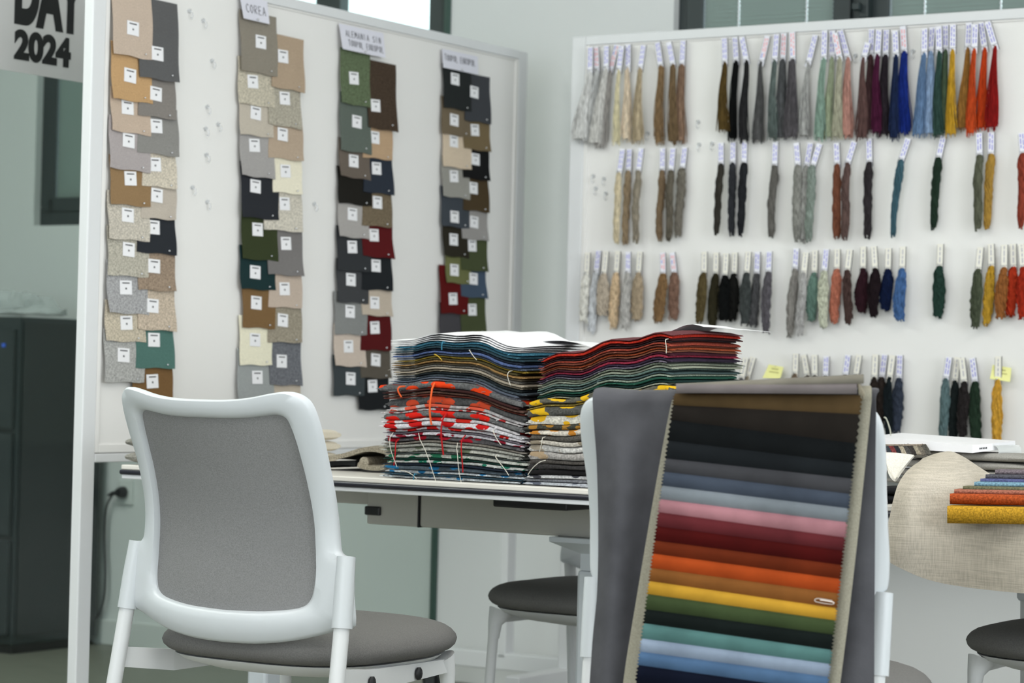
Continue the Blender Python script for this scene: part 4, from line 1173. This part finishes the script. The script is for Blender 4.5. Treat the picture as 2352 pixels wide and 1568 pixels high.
paper('curling white paper sliding off the back of the teal blue pile', t1b - .05, PB + .17, ztop1, .17, .11, lambda u, v: s1(pw1 - .05, .2) - ztop1 + .020 + .008 * math.sin(u * 2.2) - .040 * u * u)
paper('white paper lying back on the red fabric pile', t2a + .17, PB + .13, ztop2, .20, .14, lambda u, v: max(s2(.17 + u * .2, .13 + v * .14) - ztop2, -.01) + .006 + .006 * math.sin(u * 3))

# folded cloths lying on the table beside the piles
def folded(name, label, a, b, z, w_, h_, d_, nlay, m, bulge, seed):
    """a soft folded cloth: stacked rounded layers joined by a fold at its near end"""
    o = thing(name, label, 'folded cloth', a, b, z)
    r = random.Random(seed)
    t = h_ / nlay
    for k in range(nlay):
        cz = t * (k + .5)
        rings = []
        grow = r.uniform(-.006, .006)
        for i in range(11):
            u = i / 10
            x = u * (w_ + grow)
            hh = t * .49 * (1 - .5 * (2 * u - 1) ** 8)
            zz = cz + bulge * math.sin(u * math.pi) * (k + 1) / nlay
            rings.append([(x, d_ / 2 + d_ / 2 * math.copysign(abs(math.cos(q)) ** .4, math.cos(q)), zz + hh * math.copysign(abs(math.sin(q)) ** .7, math.sin(q))) for q in (2 * math.pi * j / 16 for j in range(16))])
        build('fold', MB().loft(rings), m, o, True)
    return o
fa, fb = on_z(700, 1078, TZ)
folded('folded_cloth', 'cream folded cloth stacked beyond the empty chair back', on_b(612, 1000, 4.50)[0], 4.50, TZ + .0005, .095, .080, .16, 3, mat('fabric', (222, 214, 196)), 0, 5)
fb2 = 4.30
b0_ = on_b(735, 1060, fb2)[0]
b1_ = on_b(885, 1060, fb2)[0]
cl = thing('folded_cloth', 'beige tweed cloth folded in a soft loop beside the printed pile', 'folded cloth', b0_, fb2, TZ)
TW = mat('tweed', (152, 144, 128))
LW = b1_ - b0_
def loopfn(u, v):
    pts = [Vector((.0, 0, .024)), Vector((LW * .35, 0, .034)), Vector((LW * .7, 0, .050)), Vector((LW * 1.0, 0, .046)), Vector((LW * 1.12, 0, .030)), Vector((LW * .95, 0, .012)), Vector((LW * .72, 0, .0105)), Vector((LW * .58, 0, .016))]
    p = crom(pts, u)
    return (p.x, v * .18, p.z + .004 * math.sin(v * 4))
build('upper_fold', MB().sheet(loopfn, 36, 5, .010), TW, cl, True)
build('inner_roll', MB().tube([(LW * .66, .004, .021), (LW * .66, .17, .022)], [.0125, .0125], 14), mat('tweed', (160, 152, 136)), cl, True)
build('dark_lining', MB().sheet(lambda u, v: (-.02 + u * LW * .62, .01 + v * .16, .008 + .010 * math.sin(u * 2)), 10, 3, .010), mat('fabric', (34, 36, 36)), cl, True)
ga = on_b(287, 1030, 4.10)[0]
folded('folded_cloth', 'grey folded cloth at the corner of the table, mostly behind the chair back', ga, 4.10, TZ + .0005, .20, .066, .20, 2, mat('tweed', (140, 138, 130)), .004, 9)
# ------------------------------------------------------------------ velvet drape and sample set over the second chair
TX = Vector((math.cos(-PHI + CT), math.sin(-PHI + CT), 0))
TY = Vector((-math.sin(-PHI + CT), math.cos(-PHI + CT), 0))
CO = room(CA, CB)
def hang(px, py, y):
    """the point seen at that pixel on the plane y metres behind the chair's leg line, in the chair's own axes"""
    v = F0 * FPX + RR * (px - 1176) + UU * (784 - py)
    t = (y + CO.dot(TY)) / v.dot(TY)
    p = v * t - CO
    return Vector((p.dot(TX), y, H + v.z * t))
VG = mat('velvet', (82, 82, 86))
drape = thing('velvet_drape', 'dark grey velvet cloth hung over the chair back under the striped samples', 'cloth', CA, CB, 0, CT)
# rows from the sitter's side over the top edge and down the outside
xs_top = [1362, 1430, 1500, 1590, 1700, 1800, 1900, 1975, 2012]
def row(xs, py, y0, folds):
    return [hang(x, p, y0 + f) for x, p, f in zip(xs, py, folds)]
def top_y(x):
    return back_y(x, .90)
rows = []
tops = [hang(x, 908 + (x - 1360) * .004 + (6 if 1420 < x < 1900 else 0), -.152) for x in xs_top]
def inset(p):
    return max(-.215, min(.215, p.x))
def cv(p):
    return .04 * (inset(p) / .22) ** 2
ridge = [Vector((p.x, p.y + .022, p.z + .010)) for p in tops]
rows = [[Vector((inset(p) * .97, -.002 + cv(p), p.z - .16)) for p in tops], [Vector((inset(p), -.058 + cv(p), p.z - .05)) for p in tops], [Vector((inset(p) * 1.01, -.086 + cv(p), p.z + .005)) for p in tops], ridge, tops]
rows.append(row([1364, 1432, 1500, 1590, 1700, 1800, 1900, 1972, 2012], [960] * 9, -.156, [0, -.004, 0, 0, 0, 0, 0, 0, 0]))
rows.append(row([1372, 1428, 1494, 1580, 1690, 1790, 1890, 1970, 2011], [1060] * 9, -.157, [.006, -.022, 0, 0, 0, 0, 0, 0, .004]))
rows.append(row([1376, 1414, 1484, 1570, 1680, 1780, 1880, 1966, 2010], [1200] * 9, -.156, [.008, -.030, .002, 0, 0, 0, 0, 0, .006]))
rows.append(row([1374, 1406, 1474, 1560, 1670, 1770, 1870, 1962, 2009], [1350] * 9, -.156, [.006, -.030, .004, 0, 0, 0, 0, 0, .006]))
rows.append(row([1362, 1398, 1462, 1550, 1660, 1760, 1860, 1960, 2008], [1480] * 9, -.158, [.004, -.022, .004, 0, 0, 0, 0, 0, .006]))
rows.append(row([1352, 1390, 1452, 1540, 1650, 1750, 1850, 1958, 2008], [1640] * 9, -.162, [.004, -.022, .004, 0, 0, 0, 0, 0, .006]))
build('cloth', MB().sheet(surf(rows), 48, 56, .003), VG, drape, True)

SY = -.190
smp = thing('sample_set', 'hanging set of velvet samples in rainbow strips over the grey drape', 'sample set', CA, CB, 0, CT)
STR = [  # left y, right y of the upper edge (photo), colour
 (907, 956, (92, 72, 44)), (933, 956, (48, 42, 37)), (968, 1023, (24, 28, 30)), (1016, 1067, (36, 41, 45)), (1056, 1102, (70, 70, 74)), (1086, 1137, (70, 79, 94)), (1118, 1170, (132, 140, 147)), (1149, 1202, (184, 126, 134)),
 (1179, 1237, (104, 38, 43)), (1211, 1267, (98, 12, 11)), (1244, 1300, (112, 40, 14)), (1274, 1332, (186, 72, 22)), (1307, 1365, (142, 86, 36)), (1337, 1399, (212, 158, 44)), (1367, 1427, (64, 80, 46)), (1402, 1460, (24, 34, 32)),
 (1434, 1495, (86, 130, 127)), (1469, 1527, (146, 162, 184)), (1499, 1557, (80, 112, 150)), (1530, 1590, (14, 22, 46)), (1566, 1624, (40, 44, 60))]
def left_x(y): return 1549 - (y - 915) * .1335
def right_x(y): return 1972 - (y - 950) * .118
for k in range(len(STR) - 1):
    yl0, yr0, c_ = STR[k]
    yl1, yr1, _ = STR[k + 1]
    if k == 0:
        yr0 = 912
    def fn(u, v, yl0=yl0, yr0=yr0, yl1=yl1, yr1=yr1):
        vv = -.10 + v * 1.16
        yl, yr = yl0 + (yl1 - yl0) * vv, yr0 + (yr1 - yr0) * vv
        px = left_x(yl) + (right_x(yr) - left_x(yl)) * u
        py = yl + (yr - yl) * u
        bul = .0065 * math.sin(min(max(v, 0), 1) * math.pi) ** .7 + .004 * (1 - v)
        return hang(px, py, SY - bul - .012 * (py - 900) / 650)
    m = MB().sheet(fn, 14, 8, .0022)
    s = build('velvet_strip', m, mat('velvet', soft(c_, .92, .90)), smp, True)
    # pinked edge teeth along both ends
    for u0, sg in ((0.0, -1), (1.0, 1)):
        tm = MB()
        for j in range(4):
            p0, p1 = fn(u0, .1 + j * .2), fn(u0, .1 + j * .2 + .205)
            mid = (p0 + p1) / 2 + Vector((sg * .0035, 0, 0))
            q = [p0, mid, p1]
            tm.add(q + [t_ + Vector((0, .0016, 0)) for t_ in q], [(0, 1, 2), (5, 4, 3), (0, 3, 4, 1), (1, 4, 5, 2), (2, 5, 3, 0)])
        build('pinked_edge', tm, mat('velvet', soft(c_, .92, .90)), s)
BEI = mat('fabric', (158, 154, 138))
def lmarg(v):
    y = 918 + v * 722
    return [(left_x(y) - 4 - 26 * min(1, v * 1.2) ** .7, y), (left_x(y) + 26, y)]
def rmarg(v):
    y = 916 + v * 724
    return [(right_x(y) - 20, y), (right_x(y) + 26 + 6 * math.sin(v * 2.5) , y)]
def bfn(marg, dy):
    def fn(u, v):
        (x0, y0), (x1, y1) = marg(v)
        return hang(x0 + (x1 - x0) * u, y0, -.1780 - dy * math.sin(u * 2) - .010 * v)
    return fn
build('backing_edge', MB().sheet(bfn(lmarg, .0), 4, 60, .003), BEI, smp, True)
build('backing_edge', MB().sheet(bfn(rmarg, .004), 4, 60, .003), BEI, smp, True)
# beige end of the backing looped over the top of the chair
build('backing_loop', MB().sheet(surf([[hang(1962, 985, -.181), hang(1990, 985, -.181)], [hang(1968, 930, -.181), hang(2000, 930, -.179)], [hang(1974, 897, -.172), hang(2002, 897, -.170)],
      [hang(1976, 888, -.13), hang(2000, 888, -.13)], [hang(1976, 890, -.075), hang(1998, 890, -.075)]]), 4, 24, .003), BEI, smp, True)
# folded header lying over the top: two thick rolled layers with their free ends
HDR = [((112, 108, 98), 884, 862, 906, 886, 1558, 1984, .000), ((104, 98, 98), 884, 881, 907, 912, 1553, 1968, -.006)]
for k, (c_, tl, tr, bl, br, xl, xr, dy) in enumerate(HDR):
    def hfn(u, v, tl=tl, tr=tr, bl=bl, br=br, xl=xl, xr=xr, dy=dy):
        px = xl + (xr - xl) * u
        yt_, yb_ = tl + (tr - tl) * u, bl + (br - bl) * u
        an = -.55 + v * 2.6
        cy = (yt_ + yb_) / 2
        ry_ = (yb_ - yt_) / 2
        return hang(px, cy - ry_ * math.cos(an), SY - .016 + dy - .012 * math.sin(an))
    build('rolled_header', MB().sheet(hfn, 20, 12, .0025), mat('velvet', c_), smp, True)
    def hback(u, v, tl=tl, tr=tr, xl=xl, xr=xr, dy=dy):
        px = xl + (xr - xl) * u
        return hang(px, tl + (tr - tl) * u + 1 - 2 * v, SY - .010 + dy + .07 * v)
    build('header_layer', MB().sheet(hback, 14, 6, .003), mat('velvet', c_), smp, True)
cn = MB()
for k in range(5):                                   # fanned free corners at the header's end
    p = [hang(1966 + k * 4, 868 + k * 8, SY - .02 + .012 * k), hang(1972 + k * 4, 882 + k * 8, SY - .024 + .012 * k), hang(1974 + k * 4, 902 + k * 6, SY - .02 + .012 * k)]
    cn.tube([crom(p, i / 8) for i in range(9)], .0018, 5)
build('cut_ends', cn, mat('fabric', (150, 142, 124)), smp, True)
pc = [hang(1912, 1379, SY - .022), hang(1878, 1374, SY - .0225), hang(1874, 1381, SY - .0225), hang(1910, 1387, SY - .022), hang(1913, 1382, SY - .0218), hang(1884, 1377, SY - .0222)]
tag(place(build('paper_clip', MB().tube([crom(pc, i / 30) for i in range(31)], .0008, 5), mat('metal', (205, 195, 185), rough=.3), None, True), CA, CB, 0, CT), 'small wire paper clip on the caramel velvet strip', 'clip')
th_ = [hang(2031, 958, -.06), hang(2036, 962, -.05), hang(2044, 985, -.052), hang(2046, 1000, -.052)]
build('loose_thread', MB().tube([crom(th_, i / 12) for i in range(13)], .0010, 5), mat('fabric', (214, 214, 196)), drape, True)

# ------------------------------------------------------------------ second table: linen cloth, colour set, white binder
def P3(px, py, b):
    a_, z_ = on_b(px, py, b)
    return Vector((a_, b, z_))
LIN = mat('linen', (186, 178, 164))
hemx = [(2016, 1272), (2060, 1300), (2130, 1330), (2220, 1348), (2352, 1362), (2450, 1366)]
r1 = [(2030, 1235), (2075, 1255), (2140, 1280), (2225, 1296), (2352, 1305), (2450, 1308)]
r2_ = [(2042, 1195), (2088, 1215), (2150, 1225), (2230, 1230), (2352, 1236), (2450, 1240)]
r3 = [(2052, 1150), (2092, 1158), (2150, 1172), (2230, 1180), (2352, 1186), (2450, 1188)]
r4 = [(2064, 1112), (2104, 1112), (2160, 1130), (2235, 1158), (2352, 1180), (2450, 1182)]
r5 = [(2084, 1082), (2124, 1078), (2180, 1090), (2250, 1132), (2352, 1164), (2450, 1166)]
r6 = [(2110, 1062), (2150, 1052), (2200, 1062), (2262, 1104), (2352, 1149), (2450, 1151)]
r7 = [(2130, 1053), (2168, 1040), (2198, 1042), (2268, 1086), (2352, 1138), (2450, 1140)]
bs = [4.035, 4.032, 4.036, 4.046, 4.07, 4.13, 4.22, 4.32]
fold_ = [0, -.010, .022, .030, .002, .006]
grid = []
for rr_, bb in zip((hemx, r1, r2_, r3, r4, r5, r6, r7), bs):
    grid.append([P3(x, y, bb + f * (1 if bb < 4.1 else .4)) for (x, y), f in zip(rr_, fold_)])
grid.append([Vector((p.x, p.y + .10, max(p.z - .03, TZ + .012))) for p in grid[-1]])
grid.append([Vector((p.x, p.y + .22, max(p.z - .08, TZ + .006))) for p in grid[-2]])
o0 = grid[3][3].copy()
grid = [[p - o0 for p in r] for r in grid]
ln = build('linen_cloth', MB().sheet(surf(grid), 40, 54, .002), LIN, None, True)
place(ln, o0.x, o0.y, o0.z)
tag(ln, 'beige linen cloth bunched on the table and hanging over its edge', 'cloth')

SETC = [((196, 148, 38), 1162, 1200, 2176, 4.026), ((178, 78, 34), 1134, 1156, 2182, 4.05), ((166, 104, 84), 1124, 1135, 2192, 4.075), ((108, 106, 80), 1117, 1126, 2212, 4.10),
        ((120, 158, 178), 1107, 1118, 2238, 4.13), ((84, 90, 134), 1100, 1108, 2252, 4.16), ((82, 82, 90), 1090, 1101, 2264, 4.19), ((116, 106, 112), 1079, 1091, 2286, 4.22)]
NM = ['yellow', 'orange', 'salmon', 'olive', 'light blue', 'blue violet', 'charcoal', 'mauve grey']
sx0, sz0 = on_b(2180, 1180, 4.03)
cs = thing('colour_set', 'fanned set of folded woven samples, yellow in front, on the linen', 'sample set', sx0, 4.03, sz0)
for (c_, yt_, yb_, xl, bb), nm in zip(SETC, NM):
    slope = .055
    def fn(u, v, yt_=yt_, yb_=yb_, xl=xl, bb=bb):
        x = xl + u * 300
        yy = (yt_ + yb_) / 2 + slope * .75 * (x - xl) * (.35 if yb_ > 1190 else .5)
        an = math.pi * (.92 - v * 1.05)
        ry_ = (yb_ - yt_) / 2
        p = P3(x, yy + ry_ * math.cos(an), bb + .010 - .012 * math.sin(an))
        return p - Vector((sx0, 4.03, sz0))
    f = build('folded_swatch', MB().sheet(fn, 12, 12, .0022), mat('tweed', soft(c_, .95, .95)), cs, True)
    f['label'] = nm + ' woven sample'
    def flat(u, v, yt_=yt_, xl=xl, bb=bb):
        x = xl + u * 300
        p = P3(x, yt_ + slope * .375 * (x - xl) + 1, bb + .012)
        return p + Vector((0, .022 * v, .001 * v)) - Vector((sx0, 4.03, sz0))
    build('swatch_flap', MB().sheet(flat, 6, 4, .0022), mat('tweed', soft(c_, .95, .95)), cs)

# white binder with a clear sleeve curling from its end
BB = 4.50
w0, w1, w2, w3 = P3(1990, 1002, BB), P3(2234, 1022, BB), P3(2234, 1040, BB), P3(1990, 1026, BB)
wr0, wr1 = P3(2280, 1018, BB + .055), P3(2280, 1034, BB + .055)
bn = thing('white_binder', 'long white binder with a small printed end label, lying on the heap', 'binder', w0.x, w0.y, w0.z)
def rel(p): return tuple(p - w0)
lowz = 0
back = Vector((0, .17, .006))
v8 = [rel(w0), rel(w1), rel(w2), rel(w3), rel(w0 + back), rel(wr0 + back * .7), rel(wr1 + back * .7), rel(w3 + back), rel(wr0), rel(wr1)]
build('cover', MB().add(v8, [(0, 3, 2, 1), (1, 2, 9, 8), (8, 9, 6, 5), (4, 0, 1, 8, 5), (3, 7, 6, 9, 2), (4, 5, 6, 7), (0, 4, 7, 3)]), mat('plain', (236, 236, 238), rough=.35), bn)
lab = MB()
e1, e2 = w1.lerp(wr0, .35), w1.lerp(wr0, .8)
dn = (w2 - w1)
nrm = Vector((.3, -1, 0)).normalized() * .0012
for i, (t0, t1, s0, s1) in enumerate([(.35, .40, .40, .62), (.43, .48, .40, .62), (.51, .56, .40, .62), (.59, .64, .40, .62), (.67, .72, .40, .62)]):
    A, B = w1.lerp(wr0, t0), w1.lerp(wr0, t1)
    q = [A + dn * s0 + nrm, B + dn * s0 + nrm, B + dn * s1 + nrm, A + dn * s1 + nrm]
    lab.add([rel(t_) for t_ in q], [(0, 1, 2, 3)])
build('end_print', lab, INK, bn)
slv = [P3(2276, 1022, BB + .06), P3(2290, 1026, BB + .06), P3(2294, 1044, BB + .06), P3(2286, 1060, BB + .06), P3(2250, 1062, BB + .06), P3(2190, 1055, BB + .06)]
build('clear_sleeve', MB().sheet(lambda u, v: crom(slv, u) + Vector((0, v * .12, 0)) - w0, 24, 3, .0012), mat('film', (230, 234, 232)), bn, True)

# fringed swatch book and white felt under it
fr = thing('fringed_swatches', 'row of frayed woven swatches tucked under the white binder', 'swatches', w0.x, w0.y, w0.z)
fc = [(70, 92, 128), (150, 120, 100), (110, 70, 64), (60, 66, 72), (120, 60, 60), (44, 46, 52), (168, 158, 140), (80, 78, 76), (60, 56, 54), (150, 142, 126), (112, 106, 96), (86, 84, 78)]
rf_ = random.Random(4)
for k, c_ in enumerate(fc):
    x0 = 2002 + k * 11
    m = MB()
    for j in range(3):
        xa = x0 + j * 3.4
        m.tube([P3(xa - 5, 1022 + rf_.uniform(-2, 2), BB - .01) - w0, P3(xa + 2, 1032, BB - .02) - w0, P3(xa + 7, 1044 + rf_.uniform(-2, 3), BB - .025) - w0], .0022, 5)
    build('frayed_swatch', m, mat('tweed', c_), fr)
build('top_swatch', MB().sheet(lambda u, v: P3(2000 + u * 118, 1022 - 1 * u, BB - .015) + Vector((0, v * .06, 0)) - w0, 8, 3, .003), mat('tweed', (150, 138, 124)), fr)
felt = [[(2020, 1040), (2060, 1041), (2100, 1046)], [(2034, 1062), (2060, 1070), (2082, 1068)], [(2042, 1085), (2056, 1098), (2068, 1086)], [(2048, 1096), (2056, 1103), (2062, 1096)]]
fg = [[P3(x, y, 4.30 - .02 * i) for x, y in r] for i, r in enumerate(felt)]
f0 = fg[0][0].copy()
felt_o = build('felt_flap', MB().sheet(surf([[p - f0 for p in r] for r in fg]), 10, 12, .004), mat('fabric', (228, 224, 214)), None, True)
tag(place(felt_o, f0.x, f0.y, f0.z), 'white felt flap drooping beside the draped chair', 'felt')
# cloths on the second table under the binder and beside the linen
folded('folded_cloth', 'stack of grey folded cloths carrying the white binder', w0.x + .03, w0.y + .035, TZ + .0005, .30, w3.z - TZ - .004, .13, 5, mat('fabric', (150, 148, 142)), 0, 15)
folded('folded_cloth', 'black folded cloth peeping out between the draped chair and the linen', on_b(2000, 1150, 4.16)[0], 4.16, TZ + .0005, .05, .030, .10, 2, mat('fabric', (30, 31, 34)), 0, 17)
